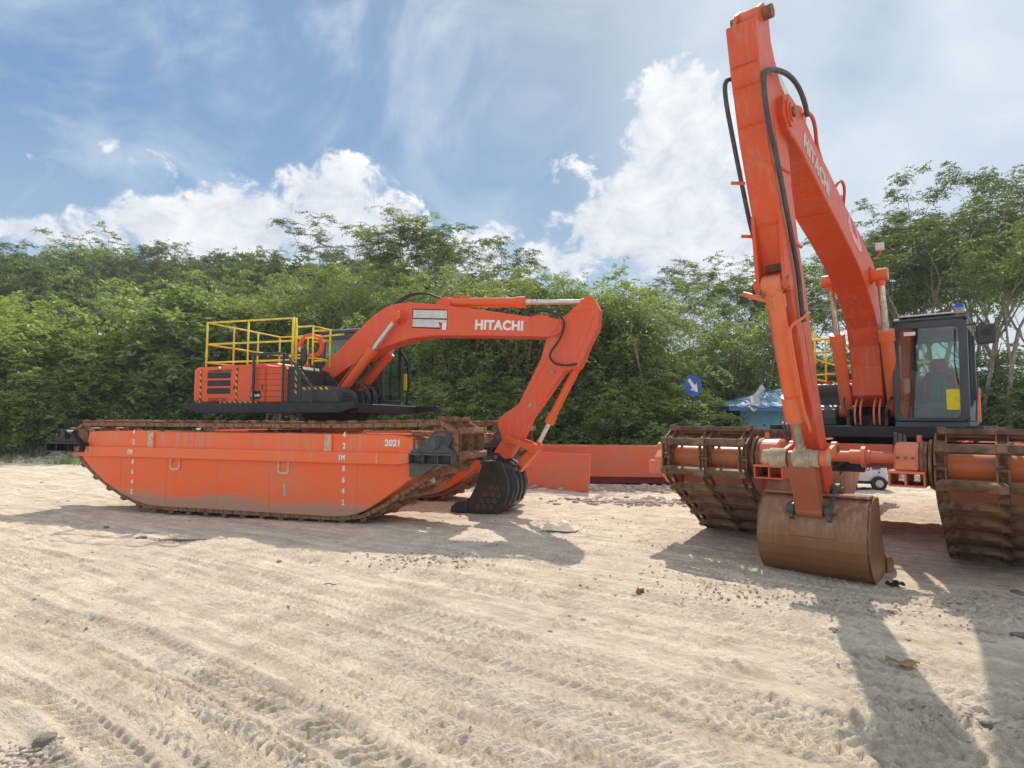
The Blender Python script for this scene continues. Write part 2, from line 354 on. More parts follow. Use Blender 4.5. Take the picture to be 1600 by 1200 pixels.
def terrain(x, y):
    """broad ground height, arrays"""
    x = np.asarray(x, float); y = np.asarray(y, float)
    z = GZ + 0.10 * FB(x * .12 + 5, y * .12 + 5, 3) * smst(y, 3, 14)
    z = z - 0.09 * np.exp(-((x - 3.9) ** 2 + (y - 7.6) ** 2) / 2.2) + 0.03 * np.exp(-((x - 2.2) ** 2 + (y - 11) ** 2) / 4)
    z = z + 1.2 * smst(y - .35 * np.minimum(-x, 26), 19.5, 28) * smst(-x, -6, 10) + 9.0 * smst(y, 40, 95) * smst(-x, -22, 22) + 2.5 * smst(y, 50, 120)
    z = z + 0.9 * np.exp(-(((x - 15.5) / 4) ** 2 + ((y - 22.5) / 1.6) ** 2)) * (1 + .4 * FB2(x * 1.3, y * 1.3, 3))
    return z
TRACKS = [  # polylines of wheel ruts on the clay
    [(-14, 12.6), (-8.1, 9.9), (-5.1, 8.3), (-2.6, 6.8), (-1.2, 5.85), (0, 5.13), (.9, 4.4), (1.8, 3.87), (2.6, 3.1), (3.5, 2.0)],
    [(-12, 11.3), (-6.8, 8.3), (-5.0, 7.5), (-3.0, 6.0), (-1.55, 5.1), (-.6, 4.1), (.3, 3.2), (1.4, 1.8)],
    [(-9, 9.0), (-5.0, 6.1), (-3.2, 5.1), (-2.0, 4.27), (-.94, 3.36), (.3, 2.0)],
    [(-7, 6.9), (-3.9, 4.8), (-2.8, 4.2), (-1.6, 3.35), (-.2, 2.0)],
    [(-13, 14.2), (-6, 10.0), (-2.2, 7.8), (1.2, 6.1), (3.0, 4.9), (5.6, 2.7)]]
def polydist(x, y, P):
    best = np.full(x.shape, 1e9); along = np.zeros(x.shape); sg = np.zeros(x.shape); acc = 0.0
    for (x0, y0), (x1, y1) in zip(P[:-1], P[1:]):
        dx, dy = x1 - x0, y1 - y0; L = math.hypot(dx, dy); t = np.clip(((x - x0) * dx + (y - y0) * dy) / L / L, 0, 1)
        d = np.hypot(x - x0 - t * dx, y - y0 - t * dy); s = np.sign((x - x0) * dy - (y - y0) * dx); m = d < best
        best = np.where(m, d, best); along = np.where(m, acc + t * L, along); sg = np.where(m, s, sg); acc += L
    return best * sg, along
def smoothpoly(P):
    return [tuple(p[:2]) for p in smoothpath([(a, b, 0) for a, b in P], 2)]
def relief(x, y):
    """fine relief of the clay: fbm, ruts, tread lugs, crawler grouser marks"""
    wob = FB(x * .9, y * .9, 2) * .12
    z = 0.018 * FB(x * 1.6, y * 1.6, 3) + 0.016 * FB2(x * 7, y * 7, 3) + 0.008 * FB(x * 26, y * 26, 2)
    u = x * .80 + y * -.60; w = x * .6 + y * .8        # drag direction of the ruts
    z = z + 0.012 * FB2(u * .35, w * 5.0 + 3, 3) * smst(9 - .45 * x - y, -2.5, 2)
    for i, P in enumerate(TRACKS):
        d, s = polydist(x + wob, y + wob * .7, smoothpoly(P)); wd = (.30, .34, .28, .30, .26)[i]
        fade = np.clip(.62 + 1.5 * FB2(s * .35 + i * 9, s * 0 + 2.0, 2), .12, 1)
        inside = smst(wd - np.abs(d), -.01, .03)
        z = z - .022 * inside * fade + .024 * np.exp(-((np.abs(d) - wd - .05) / .05) ** 2) * fade
        ph = s / .105 + np.abs(d) * 5.5 * (1 if i % 2 else -1)
        z = z + .022 * inside * fade * smst(np.sin(ph * 2 * np.pi), -.1, .35) * (np.abs(d) > .05)
        z = z - .024 * np.exp(-((d - .1) / .020) ** 2) * fade
    # crawler marks: rows of straight grouser prints
    for (cx, cy, ang, L, wd, pit) in ((-1.9, 8.0, -.45, 3.0, .55, .17), (1.0, 5.45, -.42, 1.8, .30, .16), (2.45, 4.0, -.2, 1.2, .42, .11), (2.9, 3.6, -.15, .9, .35, .12), (-.2, 6.9, -.4, 1.8, .4, .15), (1.6, 4.75, -.25, .7, .28, .13)):
        ca, sa = math.cos(ang), math.sin(ang); p = (x - cx) * ca + (y - cy) * sa; q = -(x - cx) * sa + (y - cy) * ca
        m = smst(L / 2 - np.abs(p), 0, .25) * smst(wd / 2 - np.abs(q), 0, .06) * np.clip(.75 + 1.2 * FB(x * 1.1 + 8, y * 1.1, 2), 0, 1)
        z = z + .034 * m * smst(np.cos(2 * np.pi * (p + q * .35) / pit), .15, .8)
    rough = smst(FB(x * .5 + 40, y * .5, 3) + .14 * (x - 1.5), .25, .7)
    z = z + rough * (.045 * np.abs(FB2(x * 4.5, y * 4.5, 4)) + .022 * FB(x * 15, y * 15, 3))
    band = w / .37 + .25 * FB(u * .25, w * .3, 2); bi = np.floor(band); bf = band - bi; rnd_ = np.sin(bi * 12.9898) * 43758.5453; rnd_ = rnd_ - np.floor(rnd_)
    ribs = smst(np.sin(2 * np.pi * (u / (.072 + .03 * rnd_) + np.abs(bf - .5) * (3.0 if 1 else 0) * np.sign(rnd_ - .5) + rnd_ * 7)), -.1, .45) * smst(.46 - np.abs(bf - .5), 0, .06)
    z = z + .021 * ribs * smst(FB(u * .55 + 11, w * .8, 3) + .22 * (rnd_ - .2), -.16, .10) * smst(y, 13, 8)
    z = z + .007 * FB2(x * 12 + 4, y * 12, 3) + .014 * np.abs(FB(u * .8 + 3, w * 9, 3)) * smst(8.5 - .4 * x - y, -2, 2)
    return z
def ground_mats():
    m, t, p, out = new_mat('pale_clay_ground')
    ge = nd(t, 'ShaderNodeNewGeometry'); pos = ge.outputs['Position']
    n1 = noise(t, pos, .35, 6, .6, .4); n2 = noise(t, pos, 2.2, 8, .65, .3); n3 = noise(t, pos, 22, 6, .7); n4 = noise(t, pos, .9, 5, .6, .8)
    mp = nd(t, 'ShaderNodeMapping'); mp.vector_type = 'TEXTURE'; mp.inputs['Rotation'].default_value = (0, 0, -.60); mp.inputs['Scale'].default_value = (2.6, .16, 1); t.links.new(pos, mp.inputs[0])
    ns = noise(t, mp.outputs[0], 1.0, 8, .7, .15); n6 = noise(t, pos, 75, 5, .75); n7 = noise(t, pos, 6.5, 9, .72, .4)
    c = ramp(t, n2.outputs[0], [(.30, (.34, .28, .225)), (.46, (.46, .39, .315)), (.64, (.57, .495, .405))])
    c = mixc(t, mth(t, 'MULTIPLY', maprange(t, ns.outputs[0], .50, .60), .45), c, (.66, .585, .48))
    c = mixc(t, mth(t, 'MULTIPLY', maprange(t, ns.outputs[0], .47, .38), .42), c, (.31, .25, .20))
    c = mixc(t, mth(t, 'MULTIPLY', maprange(t, n1.outputs[0], .45, .62), .30), c, (.40, .345, .30))
    c = mixc(t, mth(t, 'MULTIPLY', maprange(t, n4.outputs[0], .56, .70), .40), c, (.50, .42, .29))
    c = mixc(t, mth(t, 'MULTIPLY', maprange(t, n7.outputs[0], .56, .66), .42), c, (.27, .225, .185))
    c = mixc(t, mth(t, 'MULTIPLY', maprange(t, n7.outputs[0], .44, .36), .40), c, (.68, .61, .51))
    c = mixc(t, mth(t, 'MULTIPLY', maprange(t, n3.outputs[0], .56, .68), .50), c, (.22, .18, .145))
    c = mixc(t, mth(t, 'MULTIPLY', maprange(t, n6.outputs[0], .58, .70), .45), c, (.20, .165, .135))
    c = mixc(t, mth(t, 'MULTIPLY', maprange(t, n6.outputs[0], .42, .32), .35), c, (.74, .67, .57))
    c = mixc(t, 1.0, c, (1.56, 1.53, 1.47), 'MULTIPLY')
    # far ground turns to earth and weeds
    sep = nd(t, 'ShaderNodeSeparateXYZ'); t.links.new(pos, sep.inputs[0])
    dd = mth(t, 'ADD', mth(t, 'ADD', sep.outputs[1], mth(t, 'MULTIPLY', mth(t, 'MINIMUM', sep.outputs[0], 0.0), .40)), mth(t, 'MULTIPLY', n2.outputs[0], 4))
    c = mixc(t, mth(t, 'MULTIPLY', maprange(t, dd, 21.5, 23.5), .9), c, mixc(t, maprange(t, n2.outputs[0], .4, .6), (.16, .125, .085), (.10, .12, .05)))
    setin(t, p, 'Base Color', c); p.inputs['Roughness'].default_value = .95; p.inputs['Specular IOR Level'].default_value = .15
    hb = mth(t, 'ADD', n3.outputs[0], mth(t, 'MULTIPLY', noise(t, pos, 90, 4, .7).outputs[0], .5)); hb = mth(t, 'ADD', hb, mth(t, 'MULTIPLY', n7.outputs[0], 1.6)); hb = mth(t, 'ADD', hb, mth(t, 'MULTIPLY', ns.outputs[0], 1.5)); bump(t, p, hb, 1.0, .030)
    return m
GM = ground_mats()
def grid_mesh(name, X, Y, Z, mat):
    r, c = X.shape; V = np.stack([X, Y, Z], -1).reshape(-1, 3); i = np.arange(r * c).reshape(r, c)
    F = np.stack([i[:-1, :-1], i[:-1, 1:], i[1:, 1:], i[1:, :-1]], -1).reshape(-1, 4); return arrmesh(name, V, F, mat, True)
def build_ground():
    ys = 1.2 * np.exp(np.linspace(0, math.log(26 / 1.2), 720)); us = np.linspace(-1.45, 1.45, 960)
    Yg, Ug = np.meshgrid(ys, us, indexing='ij'); Xg = Ug * (Yg + .8)
    edge = smst(Yg, 26, 22)
    Zg = terrain(Xg, Yg) + relief(Xg, Yg) * (smst(26 - Yg, 0, 4)) * np.minimum(1, smst(Yg, 1.2, 1.6))
    tag(link('clay_ground', grid_mesh('clay_ground', Xg, Yg, Zg, GM)), kind='structure')
    # outer terrain with a hole-free lower sheet under the near patch
    def far(n, m):
        yy = np.concatenate([-np.geomspace(400, 4, 20), np.linspace(-2, 140, n), np.geomspace(150, 1500, 24)]); xx = np.concatenate([-np.geomspace(1500, 95, 20), np.linspace(-90, 90, m), np.geomspace(95, 1500, 20)])
        return np.meshgrid(xx, yy)
    X, Y = far(150, 150); Z = terrain(X, Y)
    inside = (Y > 0.8) & (Y < 25.5) & (np.abs(X) < 1.40 * (Y + .8)); Z = np.where(inside, Z - .35, Z - .012)
    tag(link('terrain', grid_mesh('terrain', X, Y, Z, GM)), kind='structure')
build_ground()
def tz(x, y): return float(terrain(np.array([x]), np.array([y]))[0])

# ------------------------------------------------------------------ amphibious excavators
HULL = [(-4.30, 1.45), (-4.1, 1.47), (2.83, 1.47), (3.18, 1.42), (3.20, .93), (3.27, .80), (3.10, .68), (2.88, .52), (2.5, .27), (2.28, .14), (2.08, .06), (1.85, .015), (1.6, 0), (-2.35, 0), (-2.7, .02), (-3.0, .09), (-3.4, .23), (-3.85, .45), (-4.22, .70), (-4.48, .92), (-4.36, 1.2)]
def shoe_loop():
    P = [(3.40, 1.70), (3.72, 1.755), (3.93, 1.70), (4.03, 1.55), (4.04, 1.35), (4.03, 1.12), (3.86, .93), (3.45, .68), (3.08, .47), (2.68, .20), (2.35, .02), (2.05, -.06), (1.7, -.085), (-2.4, -.085), (-2.8, -.05), (-3.2, .05), (-3.65, .24), (-4.1, .49), (-4.5, .77), (-4.82, 1.10), (-4.92, 1.35), (-4.86, 1.55), (-4.66, 1.655), (-4.3, 1.665), (-2, 1.66), (1.5, 1.665)]
    P = P + [P[0]]; d = [0]
    for a, b in zip(P[:-1], P[1:]): d.append(d[-1] + math.dist(a, b))
    n = round(d[-1] / .43); out = []
    s0 = d[3] + .0                                   # a shoe stands just below the sprocket's front top
    for k in range(n):
        s = (s0 + k * d[-1] / n) % d[-1]
        i = max(j for j in range(len(d)) if d[j] <= s); i = min(i, len(P) - 2); t = (s - d[i]) / (d[i + 1] - d[i])
        s2 = (s + .12) % d[-1]; i2 = min(max(j for j in range(len(d)) if d[j] <= s2), len(P) - 2); t2 = (s2 - d[i2]) / (d[i2 + 1] - d[i2])
        s3 = (s - .12) % d[-1]; i3 = min(max(j for j in range(len(d)) if d[j] <= s3), len(P) - 2); t3 = (s3 - d[i3]) / (d[i3 + 1] - d[i3])
        L = lambda i, t: (P[i][0] * (1 - t) + P[i + 1][0] * t, P[i][1] * (1 - t) + P[i + 1][1] * t)
        q, q2, q3 = L(i, t), L(i2, t2), L(i3, t3); out.append((q[0], q[1], math.atan2(q2[1] - q3[1], q2[0] - q3[0])))
    return out
SHOES = shoe_loop()
CH = .5728
def shoe_mesh(mat):
    # bar across the pontoon (x along the track, z outwards)
    m = MB(); w = .62
    m.prism([(-w, -.005), (-w + .03, .045), (w - .03, .045), (w, -.005), (w - .02, -.025), (-w + .02, -.025)], -.055, .05, 'bh')
    m.prism([(-w + .03, .043), (-w + .06, .075), (w - .06, .075), (w - .03, .043)], .018, .048, 'bh')
    for c in (-.5728, 0, .5728): m.box((-.05, c - .05, -.045), (.05, c + .05, -.02)); m.cyl((-.03, c - .03, .04), (-.03, c - .03, .062), .014, n=6); m.cyl((-.03, c + .03, .04), (-.03, c + .03, .062), .014, n=6)
    return m.mesh('track_shoe', mat, bevel=.006)
def link_mesh(mat):
    m = MB()
    for s in (-1, 1):
        m.prism([(-.10, -.055), (.10, -.055), (.115, -.02), (.10, .02), (-.10, .02), (-.115, -.02)], s * .052 - .009, s * .052 + .009)
    m.cyl((-.085, -.062, -.02), (-.085, .062, -.02), .024, n=8); m.cyl((.085, -.062, -.02), (.085, .062, -.02), .024, n=8)
    return m.mesh('chain_link', mat)
def pontoon(root, bc, mats, near, links, near_marks, inner):
    """one pontoon with hull, track and drive; inner = +1 when the machine's centre lies on the +b side"""
    hull = MB().prism(HULL, bc - .66, bc + .66).build('pontoon_hull', mats['hull'], root, bevel=.012)
    for s in (-1, 1):                                    # long side rail on each flank, gunwale plates
        y0, y1 = (bc + s * .66, bc + s * .735); rl = [(-4.65, .97), (-4.66, 1.15), (3.20, 1.15), (3.22, .97)]
        MB().prism([(-4.62, .955), (-4.64, 1.155), (3.19, 1.155), (3.19, 1.0), (2.9, .955)], min(y0, y1), max(y0, y1)).build('side_rail', mats['rail'], hull, bevel=.012)
    # front and rear bumper blocks where the drive bolts on
    for s, x in ((1, 3.2), (-1, -4.66)):
        pass
    for x in (-2.70, 1.42):                               # pale vertical straps above the rail
        for s in (-1, 1):
            y = bc + s * .66; MB().box((x, min(y, y + s * .02), 1.157), (x + .15, max(y, y + s * .02), 1.462)).build('strap_plate', M['scuff'], hull, bevel=.004)
            MB().box((x + .15, min(y, y + s * .03), 1.157), (x + .17, max(y, y + s * .03), 1.462)).build('strap_edge', mats['rail'], hull)
    for x in (-3.4, -2.2, -.95, .25, 2.1):
        for s in (-1, 1):
            y = bc + s * .6605; MB().tube([(x, y, .06 if abs(x) < 2.3 else .35), (x, y, .95)], .005, 5).build('weld_seam', mats['hull'], hull)
    for x in (-1.98, .56):                                # half round tie-down plates under the rail
        for s in (-1, 1):
            y = bc + s * .66; g = MB(); g.ring(rrect(x - .13, .72, x + .13, 1.0, .07), rrect(x - .085, .765, x + .085, .955, .04), min(y, y + s * .022), max(y, y + s * .022)); g.build('tie_plate', M['scuff'], hull)
    # deck stiffeners and front bulkhead face between the sprockets
    MB().prism([(3.19, .82), (3.19, 1.38), (3.22, 1.38), (3.30, .82)], bc - .60, bc + .60).build('bow_plate', mats['bow'], hull, bevel=.006)
    # mud lying on the deck behind the sprocket
    lumps = MB(); rr = random.Random(int(bc * 100) + 7)
    for k in range(70):
        x = rr.uniform(2.9, 3.6) if k < 45 else rr.uniform(-4.2, 2.9); y = bc + rr.uniform(-.55, .55); r = rr.uniform(.02, .06); z = 1.46 if x < 3.2 else 1.47 - (x - 3.2) * .1
        a = [rr.uniform(.6, 1.3) for _ in range(6)]
        lumps.add([(x + r * a[0] * 1.5, y, z), (x, y + r * a[1] * 1.5, z), (x - r * a[2] * 1.5, y, z), (x, y - r * a[3] * 1.5, z), (x, y, z + r * a[4]), (x, y, z - .02)], [(0, 1, 4), (1, 2, 4), (2, 3, 4), (3, 0, 4), (1, 0, 5), (2, 1, 5), (3, 2, 5), (0, 3, 5)])
    lumps.build('deck_mud', M['mudlump'], hull, kind='stuff')
    # sprocket shaft, drum and wheels at both ends
    for x, nm in ((3.68, 'drive_shaft'), (-4.55, 'idler_shaft')):
        sh = MB().cyl((x, bc - .64, 1.33), (x, bc + .64, 1.33), .07, n=12); sh.cyl((x, bc - .56, 1.33), (x, bc + .56, 1.33), .15 if x > 0 else .11, n=24)
        so = sh.build(nm, mats['drum'], root, smooth=True)
        for k in (-1, 0, 1):
            y = bc + k * CH; g = MB(); n = 13; P = []
            for i in range(n * 4):
                a = 2 * math.pi * i / (n * 4); r = .30 if i % 4 in (0, 1) else .245; P.append((x + r * math.cos(a), 1.33 + r * math.sin(a)))
            g.prism(P, y - .018, y + .018); g.cyl((x, y - .06, 1.33), (x, y + .06, 1.33), .19, n=20); g.build('sprocket', mats['wheel'], so, smooth=True)
    # shoes and chains
    sm, lm = mats['shoe_mesh'], mats['link_mesh']; rr = random.Random(5)
    cm = MB(); nl = 0
    for k, (x, z, a) in enumerate(SHOES):
        o = link('track_shoe', sm, root); o.location = (x, bc, z); o.rotation_euler = (0, -a + rr.uniform(-.05, .05) + math.pi * 0, rr.uniform(-.006, .006))
        o.rotation_euler.rotate_axis('Y', math.pi)       # z axis of the shoe outwards
        o.rotation_euler.rotate_axis('Z', 0)
    N = len(SHOES)
    for k in range(N):
        x, z, a = SHOES[k]; x2, z2, a2 = SHOES[(k + 1) % N]
        for j in range(2):
            t = .25 + .5 * j; px, pz = x * (1 - t) + x2 * t, z * (1 - t) + z2 * t; da = math.atan2(z2 - z, x2 - x)
            nx, nz = math.sin(da), -math.cos(da)         # inward normal is opposite of outward
            px += nx * -.035 * -1; pz += nz * -.035 * -1
            for c in (-1, 0, 1):
                if links and (x + x2) / 2 > links:
                    o = link('chain_link', lm, root); o.location = (px, bc + c * CH, pz); o.rotation_euler = (0, -da, 0); nl += 1
                else:
                    T = Matrix.Translation((px, bc + c * CH, pz)) @ Matrix.Rotation(-da, 4, 'Y')
                    for s in (-1, 1): cm.add([T @ Vector(q) for q in ((-.1, s * .05 - .01, -.05), (.1, s * .05 - .01, -.05), (.1, s * .05 - .01, .02), (-.1, s * .05 - .01, .02), (-.1, s * .05 + .01, -.05), (.1, s * .05 + .01, -.05), (.1, s * .05 + .01, .02), (-.1, s * .05 + .01, .02))], [(0, 3, 2, 1), (4, 5, 6, 7), (0, 1, 5, 4), (1, 2, 6, 5), (2, 3, 7, 6), (3, 0, 4, 7)])
    cm.build('track_chain', mats['chain'], root, kind='stuff')
    # bearing brackets at the four ends
    for x, sx in ((3.2, 1), (-4.3, -1)):
        zr = (.22 if mats['R'] else .14) if sx > 0 else .20
        TB = Matrix.Translation((0, 0, zr))
        for s in (-1, 1):
            y0 = bc + s * .66; outw = s * .16; g = MB(); ya, yb = min(y0 - s * .02, y0 + outw), max(y0 - s * .02, y0 + outw)
            X = lambda q: x + sx * q
            L0 = .80 if sx > 0 else .98
            yw = (min(y0 - s * .02, y0 + s * .20), max(y0 - s * .02, y0 + s * .20))
            # boxed shelf: web, two flanges and stiffeners
            g.box((min(X(0), X(L0)), yw[0], 1.0), (max(X(0), X(L0)), yw[1], 1.03)); 
            if sx > 0: g.prism([(X(0), .62), (X(0), .84), (X(L0 * .62), .84), (X(L0 * .3), .66)], ya, yb)
            g.box((min(X(0), X(L0)), yw[0], .84), (max(X(0), X(L0)), yw[1], .86))
            for q in (.0, .33, .66, .97): g.box((min(X(q * L0), X(q * L0 + .02)), yw[0], .86), (max(X(q * L0), X(q * L0 + .02)), yw[1], 1.0))
            if s == inner and mats['R'] and sx > 0: continue
            g.box((min(X(0.02), X(L0)), min(y0, y0 + s * .04), .86), (max(X(0.02), X(L0)), max(y0, y0 + s * .04), 1.0))
            g.build('bearing_bracket', mats['bracket'] if sx > 0 else (mats['bracket'] if mats['R'] else M['black']), hull, bevel=.006, T=TB)
            cx = 3.66 if sx > 0 else -4.78
            b = MB().prism([(cx - .34, 1.03), (cx - .15, 1.22), (cx - .05, 1.27), (cx + .06, 1.25), (cx + .28, 1.08), (cx + .30, 1.03)], ya + .03, yb - .02)
            b.cyl((cx, yb + .02 if s > 0 else ya - .02, 1.20), (cx, y0 - s * .1, 1.20), .10, n=20); b.cyl((cx, (yb if s > 0 else ya) + s * .05, 1.20), (cx, y0, 1.20), .065, n=16)
            b.build('bearing_housing', mats['bracket'] if sx > 0 or mats['R'] else M['black'], hull, bevel=.005, T=TB)
            if sx < 0: continue
            MB().cyl((cx + .03 * sx, y0 - s * .03, 1.36), (cx + .03 * sx, y0 + s * .012, 1.38), .21, n=28).build('hub_disc', M['char'] if not mats['R'] else M['shoeR'], hull, smooth=True)
            tr = MB().cyl((X(.0), y0 + s * .09, 1.11), (X(.28), y0 + s * .09, 1.11), .028, n=10); tr.box((min(X(.1), X(.18)), y0 + s * .02, 1.04) if s > 0 else (min(X(.1), X(.18)), y0 - .14, 1.04), (max(X(.1), X(.18)), y0 + .14, 1.16) if s > 0 else (max(X(.1), X(.18)), y0 - .02, 1.16)); tr.build('tension_screw', mats['bracket'], hull, T=Matrix.Translation((0, 0, .08)))
    if mats['R']:                                          # big motor housings on the inner flank, front end
        y0 = bc + inner * .66; s = inner
        g = MB(); g.prism([(3.28, 1.26), (3.28, 1.48), (3.36, 1.56), (3.50, 1.60), (3.80, 1.60), (3.93, 1.56), (3.98, 1.48), (3.98, 1.26)], min(y0 + s * .13, y0 + s * .38), max(y0 + s * .13, y0 + s * .38)); dr = g.build('motor_housing', mats['bracket'], hull, bevel=.025)
        g = MB(); 
        for q, r in ((.0, .30), (.05, .27), (.09, .28)): g.cyl((3.64, y0 + s * q, 1.34), (3.64, y0 + s * (q + .035), 1.34), r, n=32)
        g.build('hub_ring', mats['wheel'], dr, smooth=True)
        MB().box((3.60, y0 + s * .14 - .02, 1.60), (3.66, y0 + s * .14 + .02, 1.66)).cyl((3.63, y0 + s * .14, 1.60), (3.63, y0 + s * .14, 1.69), .03, n=10).build('breather', mats['bracket'], dr)
        MB().box((3.26, min(y0 + s * .06, y0 + s * .44), 1.02), (4.02, max(y0 + s * .06, y0 + s * .44), 1.05)).box((3.26, min(y0 + s * .06, y0 + s * .44), .86), (4.0, max(y0 + s * .06, y0 + s * .44), .88)).box((3.2, min(y0 + s * .06, y0 + s * .08), .88), (4.0, max(y0 + s * .06, y0 + s * .08), 1.02)).box((3.2, min(y0 + s * .25, y0 + s * .27), .88), (4.0, max(y0 + s * .25, y0 + s * .27), 1.02)).box((3.2, min(y0 + s * .42, y0 + s * .44), .88), (4.0, max(y0 + s * .42, y0 + s * .44), 1.02)).build('motor_shelf', mats['bracket'], hull, bevel=.004, T=Matrix.Translation((0, 0, .21)))
        for q in (0, 1, 2): MB().cyl((3.985, y0 + s * (.18 + .075 * q), 1.42), (4.01, y0 + s * (.18 + .075 * q), 1.42), .018, n=8).build('bolt', mats['wheel'], dr)
    if near_marks:
        y = bc - .66 - .004
        for x in (-3.08, 1.83):
            for h, s in ((1.4, '4'), (1.2, '2'), (1.0, '1M'), (.8, '8'), (.6, '6'), (.4, '4'), (.2, '2')):
                yy = y - (.077 if s == '1M' else 0)
                text_obj('draft_mark', s, .135, M['white'], hull, frame_mat((x, yy, h + .078 - .02), (1, 0, 0), (0, 0, 1)), bold=.03, extr=.002, sx=.85)
        text_obj('year_mark', '2021', .155, M['white'], hull, frame_mat((2.80, y, 1.325), (1, 0, 0), (0, 0, 1)), bold=.04, extr=.002)
        a = MB().prism([(-4.60, 1.055), (-4.52, 1.085), (-4.52, 1.07), (-4.30, 1.07), (-4.26, 1.09), (-4.28, 1.055), (-4.26, 1.02), (-4.30, 1.04), (-4.52, 1.04), (-4.52, 1.025)], y - .079, y - .074); a.build('arrow_mark', M['white'], hull)
        for x in (-4.16, 2.52): MB().box((x, y - .08, .975), (x + .03, y - .073, 1.145)).build('weld_strip', M['scuff'], hull)
        MB().box((.56, y - .001, .32), (.63, y + .003, .56)).build('scuff_patch', M['palemud'], hull)
    return hull

def cylinder_ram(root, p, q, tube_frac, rt, rr_, mats, n=20, collar=1.22, eye=None, name='hydraulic_cylinder'):
    """tube from p, rod to q"""
    p, q = Vector(p), Vector(q); d = q - p; m = p + d * tube_frac; u = d.normalized()
    t = MB().cyl(p + u * .02, m, rt, n=n); t.cyl(m - u * .16, m + u * .02, rt * collar, n=n); t.cyl(p, p + u * .10, rt * 1.08, n=n)
    e = eye or rt * 1.15; t.cyl(p + Vector((0, -e, 0)), p + Vector((0, e, 0)), e * .95, n=16)
    o = t.build(name, mats['cyl'], root, smooth=True)
    r = MB().cyl(m, q, rr_, n=16); r.build('rod', mats['rod'], o, smooth=True)
    k = MB().cyl(q + Vector((0, -e, 0)), q + Vector((0, e, 0)), e * .9, n=16); k.cyl(q - u * e * 1.5, q, e * .6, n=12); k.build('rod_eye', mats['eye'], o, smooth=True)
    return o
def pin(b0, b1, x, z, r=.07): return MB().cyl((x, b0, z), (x, b1, z), r, n=20)

